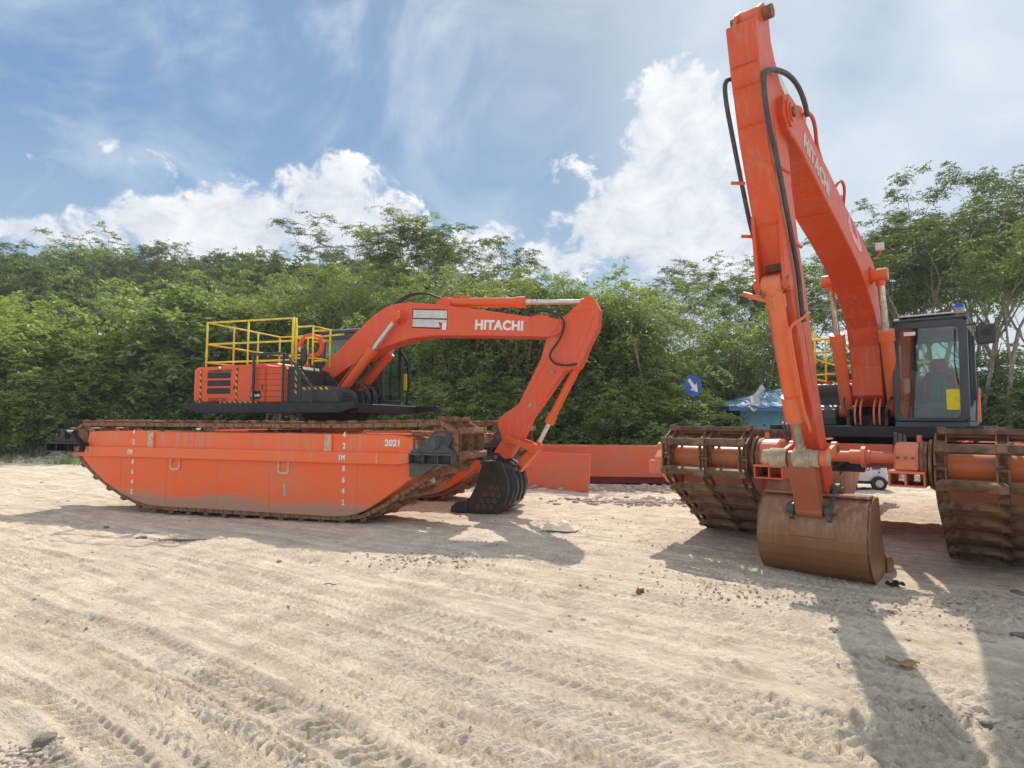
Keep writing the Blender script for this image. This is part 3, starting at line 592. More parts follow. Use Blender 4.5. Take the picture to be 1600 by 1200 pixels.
def superstructure(root, D, T, mats, R):
    TD = Matrix.Translation((0, 0, D)); TT = T @ TD
    def P(name, mb, mat, parent=root, **k): return mb.build(name, M[mat] if isinstance(mat, str) else mat, parent, T=TT, **k)
    body = mats['body']
    P('swing_bearing', MB().cyl((0, 0, -.20), (0, 0, -.02), .72, n=40).cyl((0, 0, -.12), (0, 0, .0), .78, n=40), 'black')
    deck = P('deck', MB().prism([(-2.2, -1.3), (1.0, -1.3), (1.42, -1.25), (1.42, 1.30), (-2.2, 1.35)], -.02, .16, 'ab'), 'black', bevel=.01)
    P('side_skirt', MB().prism([(-3.02, .13), (-2.8, .17), (1.45, .17), (1.45, .06), (1.1, -.03), (-2.3, -.05), (-2.65, .02)], -1.47, -1.30), 'black', deck, bevel=.01)
    P('side_skirt', MB().prism([(-2.6, .05), (-2.6, .17), (1.9, .17), (1.9, .06), (1.1, -.03), (-2.3, -.05)], 1.36, 1.55), 'black', deck, bevel=.01)
    # counterweight
    cw = [(-2.08, -1.29), (-2.08, 1.29)]
    o = [(-2.02, -1.30)] + [(-2.58 - .19 * math.sin(a), -1.11 - .19 * math.cos(a)) for a in np.linspace(0, math.pi / 2, 7)] + [(-2.58 - .19 * math.sin(a), 1.11 + .19 * math.cos(a)) for a in np.linspace(math.pi / 2, 0, 7)] + [(-2.02, 1.30)]
    P('counterweight', MB().prism(o, .17, .97, 'ab'), body, bevel=.07)
    h = P('engine_hood', MB().prism([(-2.02, .17), (-2.02, .93), (-1.95, .99), (-.80, .99), (-.77, .95), (-.77, .17)], -1.29, 1.29), body, bevel=.03)
    P('pump_cover', MB().prism([(-.768, .17), (-.768, .95), (-.32, .93), (-.27, .87), (-.27, .17)], -1.28, -.45), body, bevel=.02)
    P('hood_top', MB().box((-1.7, -.8, .99), (-.9, .8, 1.06)), body, h, bevel=.02)
    P('exhaust_pipe', MB().tube([(-1.25, -.7, 1.0), (-1.25, -.7, 1.2), (-1.32, -.7, 1.26)], .05, 12), 'black', h)
    # side doors on the right flank, with louvres
    y = -1.292
    for x0, x1, nm in ((-2.42, -1.53, 'louvre_door'), (-1.50, -1.07, 'side_door'), (-1.04, -.80, 'side_door'), (-.75, -.29, 'side_door')):
        top = .90 if x0 < -.8 else .86
        d = P(nm, MB().box((x0, y - .014, .20), (x1, y, top)), body, h, bevel=.008)
        P('door_latch', MB().box((x1 - .07, y - .022, .46), (x1 - .04, y - .014, .56)), 'char', d)
        if nm == 'louvre_door':
            for z in (.71, .54, .375):
                P('vent', MB().prism(rrect(-2.30, z, -1.68, z + .125, .02), y - .018, y - .014), 'black', d)  # dark panel set proud, stands in for the shaded louvre recess
                P('vent_blade', MB().box((-2.28, y - .024, z + .055), (-1.70, y - .018, z + .065)), 'char', d)
            P('screen_patch', MB().box((-2.28, y - .018, .845), (-1.66, y - .014, .895)), M['letter'] if not R else M['char'], d)
    P('nameplate', MB().box((-1.16, y - .02, .26), (-.90, y - .015, .43)), 'black', h)
    P('nameplate_label', MB().box((-1.14, y - .024, .31), (-.92, y - .020, .36)).box((-1.14, y - .024, .37), (-1.06, y - .020, .41)), 'white', h)
    if not R: text_obj('lettering', 'ZAXIS 210', .115, M['letter'], h, TT @ frame_mat((-2.02, y - .018, .245), (1, 0, 0), (0, 0, 1)), bold=.02, extr=.002, sx=.95)
    for a, b, c, e in ((-2.50, .19, -2.46, .92), (-1.545, .19, -1.505, .92)): P('hazard_strip', MB().box((a, y - .019, b), (c, y - .0145, e)), 'hazard', h)
    P('hazard_strip', MB().box((-1.95, y - .021, .175), (-.95, y - .016, .21)), 'hazard', h)
    # right front: tank and step box
    P('fuel_tank', MB().prism([(-.265, .17), (-.265, .90), (-.22, .93), (.02, .93), (.08, .86), (.08, .17)], -1.27, -.50), 'char', bevel=.015)
    P('tank_cap', MB().cyl((-.1, -.85, .93), (-.1, -.85, 1.0), .06, n=14), 'ringred')
    sb = P('step_box', MB().prism([(.082, .17), (.082, .52), (.72, .52), (.88, .44), (.96, .30), (.96, .17)], -1.29, -.52), 'char', bevel=.02)
    for z in (.24, .30, .36): P('step_slot', MB().box((.962, -1.15, z), (.966, -.75, z + .03)), 'black', sb)
    P('hazard_strip', MB().box((.09, -1.298, .44), (.74, -1.293, .49)), 'hazard', sb)
    P('hazard_strip', MB().box((-.08, -1.277, .30), (-.03, -1.272, .86)), 'hazard', sb)
    if R:
        P('tank_slot', MB().box((.082, -1.0, .70), (.086, -.66, .78)), 'black', sb)
    P('mirror', MB().prism(rrect(.12, 1.0, .26, 1.30, .04), -1.40, -1.34), 'char', bevel=.01)
    P('mirror_arm', MB().tube([(.02, -1.2, .9), (.12, -1.36, 1.0), (.18, -1.36, 1.1)], .014, 8), 'char')
    # guard rail of bent pipe with thin wires
    g = MB().tube(smoothpath([(-1.12, -1.38, 1.19), (-.40, -1.38, 1.20), (-.22, -1.38, 1.17), (-.08, -1.38, 1.03), (.34, -1.38, .58), (.42, -1.38, .45), (.42, -1.38, .17)], 1), .028, 10)
    g.tube([(-1.03, -1.38, .17), (-1.03, -1.38, 1.19)], .030, 10); g.tube([(-.29, -1.38, .17), (-.29, -1.38, 1.16)], .026, 10)
    gr = P('guard_rail', g, 'char', smooth=True)
    for z in (.30, .42, .54, .66, .78, .90):
        x1 = .42 if z < .5 else .34 - (z - .58) * .93
        P('guard_wire', MB().tube([(-1.03, -1.38, z), (x1, -1.38, z)], .006, 5), 'wire', gr)
    # yellow walkway railing round the hood
    yr = P('walkway_railing', MB().tube([(-2.45, -1.20, .95), (-2.45, -1.20, 1.97)], .022, 8), 'yellow', smooth=True)
    def rail(p, q, r=.019): P('rail', MB().tube([p, q], r, 8), 'yellow', yr, smooth=True)
    def post(x, yy, z0=.95, z1=1.96): P('post', MB().tube([(x, yy, z0), (x, yy, z1)], .020, 8), 'yellow', yr, smooth=True)
    for yy in (-1.20, 1.20):
        for z in (1.95, 1.47, 1.07): rail((-2.47, yy, z), (-.22 if yy < 0 else -.75, yy, z))
        for x in ((-1.35, -.22) if yy < 0 else (-2.45, -1.6, -.75)): post(x, yy)
    for z in (1.95, 1.47, 1.07): rail((-2.45, -1.20, z), (-2.45, 1.20, z))
    for yy in (-.4, .4): post(-2.45, yy)
    for yy in (-1.20, -1.12): post(-.20, yy, 1.1, 1.97)
    post(-.12, -1.2, .95, 1.8); post(.28, -1.2, .95, 1.78); post(.28, -.6, .95, 1.78)
    for z in (1.76, 1.52, 1.10): rail((-.16, -1.2, z), (.28, -1.2, z)); rail((.28, -1.2, z), (.28, -.6, z)); rail((-.16, -.62, z), (.28, -.6, z))
    rail((-.2, -.6, 1.62), (.62, -.6, 1.66))
    # cab
    cab = P('cab', MB().prism([(-.66, .0), (-.66, .24), (1.02, .24), (1.04, .12), (1.0, .0)], .36, 1.35), 'cabgrey', bevel=.02)
    fy0, fy1 = .36, 1.35
    P('front_frame', MB().ring(rrect(fy0, .24, fy1, 1.84, .10, 5), rrect(fy0 + .085, .30, fy1 - .11, 1.73, .07, 5), .97, 1.03, 'bh'), 'cabgrey', cab, bevel=.008)
    P('windscreen', MB().prism(rrect(fy0 + .08, .295, fy1 - .105, 1.735, .07, 5), .990, .998, 'bh'), 'glass', cab)
    P('rear_frame', MB().ring(rrect(fy0, .24, fy1, 1.84, .08, 5), rrect(fy0 + .12, .98, fy1 - .12, 1.66, .06, 5), -.66, -.62, 'bh'), 'cabgrey', cab)
    P('rear_window', MB().prism(rrect(fy0 + .115, .975, fy1 - .115, 1.665, .06, 5), -.645, -.64, 'bh'), 'glass', cab)
    for yy in (fy0, fy1 - .05):
        P('side_frame', MB().ring([(-.64, .24), (1.0, .24), (1.0, 1.80), (.92, 1.84), (-.58, 1.84), (-.64, 1.80)], [(-.52, .62), (.90, .40), (.90, 1.66), (.86, 1.70), (-.48, 1.70), (-.52, 1.66)], yy, yy + .05), 'cabgrey', cab, bevel=.006)
        P('side_window', MB().prism([(-.525, .61), (.905, .39), (.905, 1.705), (-.525, 1.705)], yy + .02, yy + .026), 'glassd' if R and yy < .5 else 'glass', cab)
        P('window_bar', MB().box((.16, yy + .005, .50), (.20, yy + .045, 1.72)), 'cabgrey', cab)
    P('roof', MB().prism([(-.68, 1.84), (-.66, 1.90), (-.5, 1.93), (.85, 1.93), (1.04, 1.88), (1.05, 1.84)], fy0 - .01, fy1 + .01), 'cabgrey', cab, bevel=.03)
    P('roof_panel', MB().box((-.5, fy0 + .08, 1.93), (.98, fy1 - .15, 1.955)), 'offwhite', cab, bevel=.01)
    seat = P('seat', MB().box((-.30, .62, .40), (.28, 1.08, .56)).box((-.38, .68, .24), (.1, 1.02, .40)), 'seatgrey', cab, bevel=.05)
    P('backrest', MB().prism([(.60, .54), (.58, .95), (.70, 1.12), (1.02, 1.12), (1.12, .95), (1.10, .54)], -.40, -.26, 'bh'), 'seatred', seat, bevel=.04)
    P('backrest_pad', MB().box((-.262, .73, .56), (-.245, .97, 1.10)), 'seatgrey', seat, bevel=.004)
    P('headrest', MB().box((-.40, .72, 1.13), (-.30, .99, 1.34)), 'seatred', seat, bevel=.05)
    P('console', MB().box((-.2, .42, .24), (.55, .58, .62)).box((-.2, 1.12, .24), (.4, 1.26, .6)).box((.62, .55, .24), (.80, 1.1, .45)), 'black', cab, bevel=.03)
    for yy in (.72, .96): P('lever', MB().tube([(.55, yy, .24), (.50, yy, .85)], .012, 6), 'wire', cab)
    P('monitor', MB().box((.70, .42, .62), (.74, .56, .80)), 'black', cab, bevel=.01)
    P('wiper', MB().tube([(1.036, 1.20, 1.68), (1.036, 1.18, 1.15), (1.036, 1.22, .80)], .008, 6), 'black', cab)
    P('beacon', MB().box((.80, 1.20, 1.93), (.90, 1.31, 2.02)), 'palemud', cab); P('beacon_top', MB().box((.80, 1.20, 2.02), (.90, 1.31, 2.09)), 'blue', cab)
    if R:
        P('card', MB().box((.999, 1.06, .42), (1.002, 1.23, .74)), 'signyellow', cab); P('sticker', MB().box((1.0, .52, 1.62), (1.003, .68, 1.68)), 'white', cab)
        P('bottle', MB().cyl((.8, .55, .30), (.8, .55, .47), .035, n=12), 'blue', cab); P('rag', MB().box((.78, .46, .68), (.86, .56, .95)), 'offwhite', cab, bevel=.03)
        P('mirror', MB().prism(rrect(1.46, 1.42, 1.70, 1.72, .05), .93, 1.02, 'bh'), 'char', cab, bevel=.015); P('mirror_back', MB().cyl((1.02, 1.58, 1.6), (1.05, 1.58, 1.6), .05, n=14), 'black', cab)
        P('mirror_arm', MB().tube([(1.0, 1.33, 1.72), (1.0, 1.5, 1.74), (.99, 1.62, 1.70)], .012, 6), 'black', cab); P('grab_rail', MB().tube([(1.0, 1.42, .25), (1.02, 1.46, .9)], .012, 6), 'wire', cab)
    else:
        P('mirror', MB().prism(rrect(1.38, .55, 1.42, .95, .015), 1.02, 1.09, 'bh'), 'signyellow', cab); P('wind_deflector', MB().tube([(1.05, 1.1, 1.5), (1.22, 1.2, 1.2), (1.25, 1.2, .7), (1.2, 1.2, .2)], .03, 8), 'black', cab)
        P('decal', MB().box((.86, fy0 - .006, .08), (1.0, fy0 - .001, .18)), 'offwhite', cab)
        P('step', MB().box((.95, 1.0, .05), (1.35, 1.5, .11)), 'char', cab, bevel=.01)
    # boom foot brackets, valves and pipes
    bb = P('boom_bracket', MB().prism([(-.35, .16), (-.3, .62), (-.05, .80), (.18, .78), (.42, .50), (.95, .42), (.98, .16)], -.36, -.30).prism([(-.35, .16), (-.3, .62), (-.05, .80), (.18, .78), (.42, .50), (.95, .42), (.98, .16)], .20, .26), 'char', bevel=.01)
    P('valve_block', MB().box((-.7, -.42, .16), (-.36, .32, .62)).box((.3, -.22, .16), (.6, .12, .34)), 'black')
    for q in (-.22, -.14, .06, .14):
        P('oil_pipe', MB().tube(smoothpath([(.98, q, .18), (1.02, q, .40), (.86, q * 1.0, .60), (.66, q, .62)], 2), .016, 8), mats['pipe'], bb, smooth=True)
    for s in (-1, 1): P('oil_hose', MB().tube(smoothpath([(.75, -.05 + s * .2, .2), (1.0, -.05 + s * .26, .3), (1.05, -.05 + s * .33, .55), (.8, -.05 + s * .36, .66)], 2), .018, 8), 'hose', bb, smooth=True)
    return yr
def fit_text(o, w, h, T):
    pass
def text_fit(name, s, w, h, mat, parent, T, bold=.02, label=None):
    cu = bpy.data.curves.new('tmp_text', 'FONT'); cu.body = s; cu.size = 1; cu.offset = bold; cu.extrude = .01; cu.resolution_u = 3; cu.space_character = 1.05
    o = bpy.data.objects.new('tmp_text', cu); C.objects.link(o); dg = bpy.context.evaluated_depsgraph_get()
    me = bpy.data.meshes.new_from_object(o.evaluated_get(dg)); bpy.data.objects.remove(o); bpy.data.curves.remove(cu)
    co = np.array([v.co[:] for v in me.vertices]); mn, mx = co.min(0), co.max(0)
    me.transform(Matrix.Translation((-(mn[0] + mx[0]) / 2, -(mn[1] + mx[1]) / 2, 0))); me.transform(Matrix.Diagonal((w / (mx[0] - mn[0]), h / (mx[1] - mn[1]), .2, 1))); me.transform(T)
    me.name = name; me.materials.clear(); me.materials.append(mat); q = link(name, me, parent); tag(q, label=label); return q

def bucket(root, hx, hz, bc, w, mats, T, R):
    """hx,hz hinge pin"""
    dx, dz = hx - 3.98, hz - 1.0
    prof = [(3.80, .93), (4.10, .95), (4.30, .84), (4.41, .62), (4.44, .38), (4.36, .15), (4.20, -.03), (3.98, -.125), (3.70, -.15), (3.40, -.13), (3.20, -.07)]
    prof = [(a + dx, h + dz) for a, h in [tuple(p)[:2] for p in smoothpath([(a, h, 0) for a, h in prof], 1)]]
    g = MB(); th = .028; n = len(prof); inn = []
    for i, (a, h) in enumerate(prof):
        p0 = Vector(prof[max(0, i - 1)]); p1 = Vector(prof[min(n - 1, i + 1)]); d = (p1 - p0).normalized(); inn.append((a + d.y * th, h - d.x * th))
    g.prism(prof + inn[::-1], bc - w / 2, bc + w / 2)
    sh = g.build('bucket', mats['bucket'], root, T=T, bevel=.004)
    for s in (-1, 1):
        y0, y1 = sorted((bc + s * w / 2, bc + s * (w / 2 - .03))); y0, y1 = (y0 + .0, y1) if s > 0 else (y0, y1)
        sp = [(a, h) for a, h in prof] + [(3.18 + dx, .02 + dz), (3.30 + dx, .10 + dz), (3.52 + dx, .20 + dz), (3.66 + dx, .45 + dz), (3.74 + dx, .75 + dz)]
        yo = bc + s * (w / 2 + .004)
        sd_ = MB().prism(sp, min(yo, yo - s * .035), max(yo, yo - s * .035)).build('side_plate', mats['bucket'], sh, T=T, bevel=.006)
        # side cutter
        MB().prism([(3.14 + dx, -.09 + dz), (3.14 + dx, .02 + dz), (3.28 + dx, .13 + dz), (3.50 + dx, .16 + dz), (3.50 + dx, -.10 + dz)], min(yo + s * .002, yo + s * .04), max(yo + s * .002, yo + s * .04)).build('side_cutter', mats['bucket'], sh, T=T, bevel=.012)
        if not R and s < 0:
            for q, (a, h) in enumerate([(3.98, .42), (4.10, .42), (3.86, .29), (4.00, .29), (4.12, .29), (3.78, .165), (3.92, .165), (4.06, .165), (3.70, .05), (3.84, .05), (3.98, .05)]):
                a += dx; h += dz; g = MB(); P = lambda r: [(a + r * math.cos(k * math.pi / 8), h + r * math.sin(k * math.pi / 8)) for k in range(16)]
                g.ring(P(.040), P(.026), yo - .008, yo + .001); g.build('hole_rim', M['chain'], sd_, T=T); MB().prism(P(.026), yo - .003, yo + .001).build('hole', M['black'], sd_, T=T)
        if not R:
            wr = smoothpath([(4.22 + dx, .90 + dz, 0), (4.34 + dx, .62 + dz, 0), (4.37 + dx, .35 + dz, 0), (4.27 + dx, .08 + dz, 0)], 2)
            g = MB(); pp = [(p[0], p[1]) for p in wr]; g.prism(pp + [(a - .04, h) for a, h in pp[::-1]], min(yo, yo + s * .02), max(yo, yo + s * .02)); g.build('wear_strip', M['driveL'], sh, T=T)
    if not R:
        for b in np.linspace(-w / 2 + .1, w / 2 - .1, 5): MB().prism([(3.06 + dx, -.06 + dz), (3.30 + dx, -.02 + dz), (3.30 + dx, -.12 + dz)], bc + b - .045, bc + b + .045).build('tooth', M['bucketL'], sh, T=T, bevel=.006)
        for b in (-.28, 0.0, .28):
            pp = [(p[0], p[1]) for p in smoothpath([(4.30 + dx, .85 + dz, 0), (4.45 + dx, .62 + dz, 0), (4.475 + dx, .38 + dz, 0), (4.39 + dx, .13 + dz, 0)], 2)]
            MB().prism(pp + [(a - .05, h) for a, h in pp[::-1]], bc + b - .04, bc + b + .04).build('wear_strip', M['driveL'], sh, T=T)
    else:
        pp = [(4.36 + dx, .78 + dz), (4.425 + dx, .60 + dz), (4.448 + dx, .45 + dz), (4.40 + dx, .45 + dz), (4.36 + dx, .60 + dz)]
        MB().prism(pp, bc - .25, bc + .28).build('patch_plate', mats['bucket'], sh, T=T, bevel=.01)
        MB().box((3.95 + dx, bc - w / 2 + .02, .93 + dz), (4.2 + dx, bc + w / 2 - .02, .965 + dz)).build('top_plate', mats['bucket'], sh, T=T, bevel=.01)
    # hinge ears
    for s in (-1, 1):
        y = bc + s * .215; e = MB().prism([(3.90 + dx, .90 + dz), (3.91 + dx, 1.03 + dz), (3.98 + dx, 1.09 + dz), (4.06 + dx, 1.03 + dz), (4.20 + dx, .93 + dz), (4.30 + dx, .86 + dz), (4.38 + dx, .86 + dz), (4.46 + dx, .80 + dz), (4.45 + dx, .68 + dz), (4.36 + dx, .60 + dz)], y - .025, y + .025)
        e.cyl((3.98 + dx, y - .04, 1.0 + dz), (3.98 + dx, y + .04, 1.0 + dz), .085, n=18); e.cyl((4.40 + dx, y - .04, .78 + dz), (4.40 + dx, y + .04, .78 + dz), .075, n=18)
        e.build('hinge_ear', mats['ear'], sh, T=T, bevel=.006)
    g = MB().cyl((3.98 + dx, bc - .29, 1.0 + dz), (3.98 + dx, bc + .29, 1.0 + dz), .045, n=14).cyl((4.40 + dx, bc - .29, .78 + dz), (4.40 + dx, bc + .29, .78 + dz), .045, n=14); g.build('hinge_pin', mats['pin'], sh, T=T, smooth=True)
    return (4.40 + dx, .78 + dz)

def front_gear(root, d, mats, T, R):
    bc = -.05; bw = .23; aw = d['aw']
    boom = MB().prism(d['boom'], bc - bw, bc + bw).build('boom', mats['boom'], root, T=T, bevel=.014)
    arm = MB().prism(d['arm'], bc - aw, bc + aw).build('arm', mats['boom'], root, T=T, bevel=.012)
    # edge flanges on the boom and arm (weld lips), pins and bosses
    x, z = d['armpin']; g = pin(bc - bw - .035, bc + bw + .035, x, z, .10); g.cyl((x, bc - bw - .02, z), (x, bc + bw + .02, z), .15, n=28); g.build('pivot_boss', mats['boom'], boom, T=T, smooth=True)
    pin(bc - bw - .06, bc + bw + .06, x, z, .055).build('pivot_pin', M['chain'] if R else mats['boom'], boom, T=T, smooth=True)
    q = d['bcq']; g = pin(bc - .42, bc + .42, *q, .085); g.cyl((q[0], bc - bw - .03, q[1]), (q[0], bc + bw + .03, q[1]), .14, n=24); g.build('lift_pin', mats['boom'], boom, T=T, smooth=True)
    px, pz = d['foot']; pin(bc - bw - .07, bc + bw + .07, px, pz, .12).build('foot_pin', M['char'], boom, T=T, smooth=True)
    # lugs for the arm ram
    (x, z) = d['acp']
    for s in (-1, 1): MB().prism([(x - .38, z - .20), (x - .12, z + .06), (x, z + .10), (x + .10, z + .04), (x + .16, z - .22)], bc + s * .13 - .02, bc + s * .13 + .02).build('ram_lug', mats['boom'], boom, T=T, bevel=.006)
    def ram(nm, b, p, q, fr, rt, rr, rodm='chrome'):
        o = cylinder_ram(root, (p[0], b, p[1]), (q[0], b, q[1]), fr, rt, rr, dict(cyl=mats['cyl'], rod=M[rodm], eye=mats['cyl'] if rodm != 'brownrod' else M['palemud']), name=nm)
        for oo in [o] + list(o.children): oo.data.transform(T)
        return o
    for s in (-1, 1):
        o = ram('lift_cylinder', bc + s * .36, d['bcp'], d['bcq'], .60, .098, .052)
        p = Vector((d['bcp'][0], 0, d['bcp'][1])); qq = Vector((d['bcq'][0], 0, d['bcq'][1])); u = (qq - p).normalized(); nn = Vector((-u.z, 0, u.x)) * (.13)
        pts = [p + u * .1 + nn, p + u * .12 + nn * 1.15, p + (qq - p) * .53 + nn * 1.1, p + (qq - p) * .56 + nn * .6]
        MB().tube([(v.x, bc + s * .36, v.z) for v in pts], .016, 8).build('pipe', mats['cyl'], o, T=T, smooth=True)
    o = ram('arm_cylinder', bc, d['acp'], d['acq'], .56, .100, .052)
    p = Vector((d['acp'][0], 0, d['acp'][1])); qq = Vector((d['acq'][0], 0, d['acq'][1])); u = (qq - p).normalized()
    MB().tube([(p.x + .12, bc, p.z + .02), (p.x + .15, bc, p.z + .13), (p.x + .5, bc, p.z + .13 + u.z * .5), (p.x + .55, bc, p.z + .1 + u.z * .5)], .014, 6).build('pipe', mats['cyl'], o, T=T)
    o = ram('bucket_cylinder', bc, d['kcp'], d['kcq'], d['kfr'], d['krt'], .048, 'brownrod' if R else 'chrome')
    if R:
        p = Vector((d['kcp'][0], 0, d['kcp'][1])); qq = Vector((d['kcq'][0], 0, d['kcq'][1])); u = (qq - p).normalized(); m = p + (qq - p) * d['kfr']
        g = MB().cyl((m.x - u.x * .30, bc, m.z - u.z * .30), (m.x, bc, m.z), d['krt'] * 1.30, n=28); g.build('gland', M['palemud'] if 0 else mats['cyl'], o, T=T, smooth=True)
        w0 = p + u * .12; MB().cyl((w0.x, bc, w0.z), (w0.x + u.x * .16, bc, w0.z + u.z * .16), d['krt'] * 1.25, n=4).build('port_block', mats['cyl'], o, T=T)
        MB().tube([(w0.x, bc - .35, w0.z + .05), (w0.x + u.x * .1, bc, w0.z + u.z * .1)], .03, 8).build('port_pipe', mats['cyl'], o, T=T, smooth=True)
        MB().tube(smoothpath([(5.28, bc + .22, 3.1), (5.35, bc + .22, 3.02), (5.62, bc + .13, 2.90), (5.60, bc + .13, 2.75), (5.15, bc + .13, 1.95), (5.0, bc + .16, 1.75), (4.9, bc + .12, 1.72)], 2), .018, 8).build('pipe', mats['cyl'], o, T=T, smooth=True)
        # barrel of collars on the rod pin
        z = d['kcq']; 
        for a, b, r in ((-.44, -.36, .095), (-.36, -.16, .115), (-.08, .10, .115), (.10, .20, .10), (.20, .30, .08)):
            MB().cyl((z[0], bc + a, z[1]), (z[0], bc + b, z[1]), r, n=24).build('pin_collar', M['palemud'], o, T=T, smooth=True)
    for s in (-1, 1):       # cylinder mounting lugs on the arm
        x, z = d['kcp']; pol = d['klug']; b = bc + s * .14; MB().prism(pol, b - .02, b + .02).build('ram_lug', mats['boom'], arm, T=T, bevel=.006)
    x, z = d['kcp']; pin(bc - .19, bc + .19, x, z, .07).build('lug_pin', mats['boom'], arm, T=T, smooth=True)
    kp = bucket(root, *d['hinge'], bc, d['bw'], mats, T, R)
    # H link and guide links
    q = Vector(d['kcq']); k = Vector(kp); u = (k - q).normalized(); n2 = Vector((-u.y, u.x))
    hw = .135 if not R else .15
    g = MB().prism([tuple(q + n2 * .085 - u * .03), tuple(k + n2 * .075), tuple(k - n2 * .075 + u * .05), tuple(q - n2 * .085 + u * .02)], bc - hw, bc + hw)
    g.cyl((q.x, bc - hw, q.y), (q.x, bc + hw, q.y), .09, n=20); g.cyl((k.x, bc - hw, k.y), (k.x, bc + hw, k.y), .085, n=20); hl = g.build('bucket_link', mats['link'], root, T=T, bevel=.01)
    g0 = Vector(d['gpiv']); u = (q - g0).normalized(); n2 = Vector((-u.y, u.x))
    for s in (-1, 1):
        b = bc + s * (.235 if not R else .245)
        g = MB().prism([tuple(g0 - n2 * .06), tuple(g0 + n2 * .06), tuple(q + n2 * .06), tuple(q - n2 * .06)], b - .025, b + .025)
        for c_, r in ((g0, .085), (q, .095)): g.cyl((c_.x, b - .032, c_.y), (c_.x, b + .032, c_.y), r, n=20)
        gl = g.build('guide_link', mats['cyl'], root, T=T, bevel=.004)
        for c_ in (g0, q): MB().cyl((c_.x, b + s * .033, c_.y), (c_.x, b + s * .05, c_.y), .045, n=14).build('pin_head', M['chain'] if R else mats['boom'], gl, T=T, smooth=True)
    return boom, arm

CYLL = orange('orange_cylinder_paint', (.76, .12, .02), (.66, .12, .05), .4)
CYLR = orange('orange_worn_cylinder_paint', (.80, .13, .025), (.62, .22, .12), .75, spots=.45, mudcol=(.50, .26, .15))
DRUMR = orange('orange_drum_paint', (.58, .14, .035), (.36, .16, .085), .9, spots=.95)
common = dict()
def frame_under(root, mats, D, R):
    g = MB().box((-1.40, -1.10, 1.29), (-.95, 1.10, 1.50)).box((.95, -1.10, 1.29), (1.40, 1.10, 1.50)).prism([(-.96, -.8), (.96, -.8), (.96, .8), (-.96, .8)], 1.10, 1.38, 'ab')
    fr = g.build('cross_frame', mats['frame'], root, bevel=.015)
    MB().cyl((0, 0, 1.28), (0, 0, D - .19), .70, .64, n=36).build('turret', mats['frame'], fr)
    if R:
        g = MB().cyl((3.30, -1.1, 1.38), (3.30, .85, 1.38), .075, n=20); g.cyl((3.30, .22, 1.38), (3.30, .27, 1.38), .145, n=24); g.cyl((3.30, .08, 1.38), (3.30, .32, 1.38), .095, n=20)
        g.build('spreader_tube', mats['frame'], root, smooth=True)
        MB().box((3.28, -.9, 1.42), (3.34, -.2, 1.45)).box((3.28, .2, 1.42), (3.34, .7, 1.45)).build('tube_clip', M['wire'], root)
        MB().box((1.39, -.5, 1.05), (1.5, -.05, 1.30)).tube([(1.5, -.3, 1.2), (2.2, -.5, 1.05), (3.2, -.7, 1.2)], .03, 8).build('swivel_hose', M['black'], root)

def excavator(kind, loc, rz, D, T, gear, label):
    R = kind == 'R'
    root = empty('amphibious_excavator', loc, rz); tag(root, label, 'excavator', 'orange amphibious excavators on pontoon tracks')
    pm = dict(hull=M['hullR'] if R else M['hullL'], rail=M['driveR'] if R else M['railL'], bow=M['hullR'] if R else M['palemud'], drum=DRUMR, wheel=M['chain'], chain=M['chain'], bracket=M['driveR'] if R else M['driveL'],
              shoe_mesh=shoe_mesh(M['shoeR'] if R else M['shoeL']), link_mesh=link_mesh(M['shoeR'] if R else M['chain']), R=R)
    pontoon(root, -1.707, pm, True, 2.05 if R else 0, not R, 1)
    pontoon(root, 1.707, pm, False, 2.05 if R else 0, False, -1)
    mats = dict(body=M['bodyL'], boom=M['boomR'] if R else M['boomL'], cyl=CYLR if R else CYLL, bucket=M['bucketR'] if R else M['bucketL'], ear=M['driveL'] if R else M['black'], pin=M['chain'],
                link=orange('rusty_link_paint', (.34, .09, .04), (.40, .16, .09), .8, spots=.7) if R else CYLL, frame=M['driveR'] if R else M['hullL'], pipe=M['driveR'] if R else M['wire'])
    frame_under(root, mats, D, R)
    yr = superstructure(root, D, T, mats, R)
    boom, arm = front_gear(root, gear, mats, T, R)
    return root, boom, arm, yr
ID = Matrix.Identity(4)
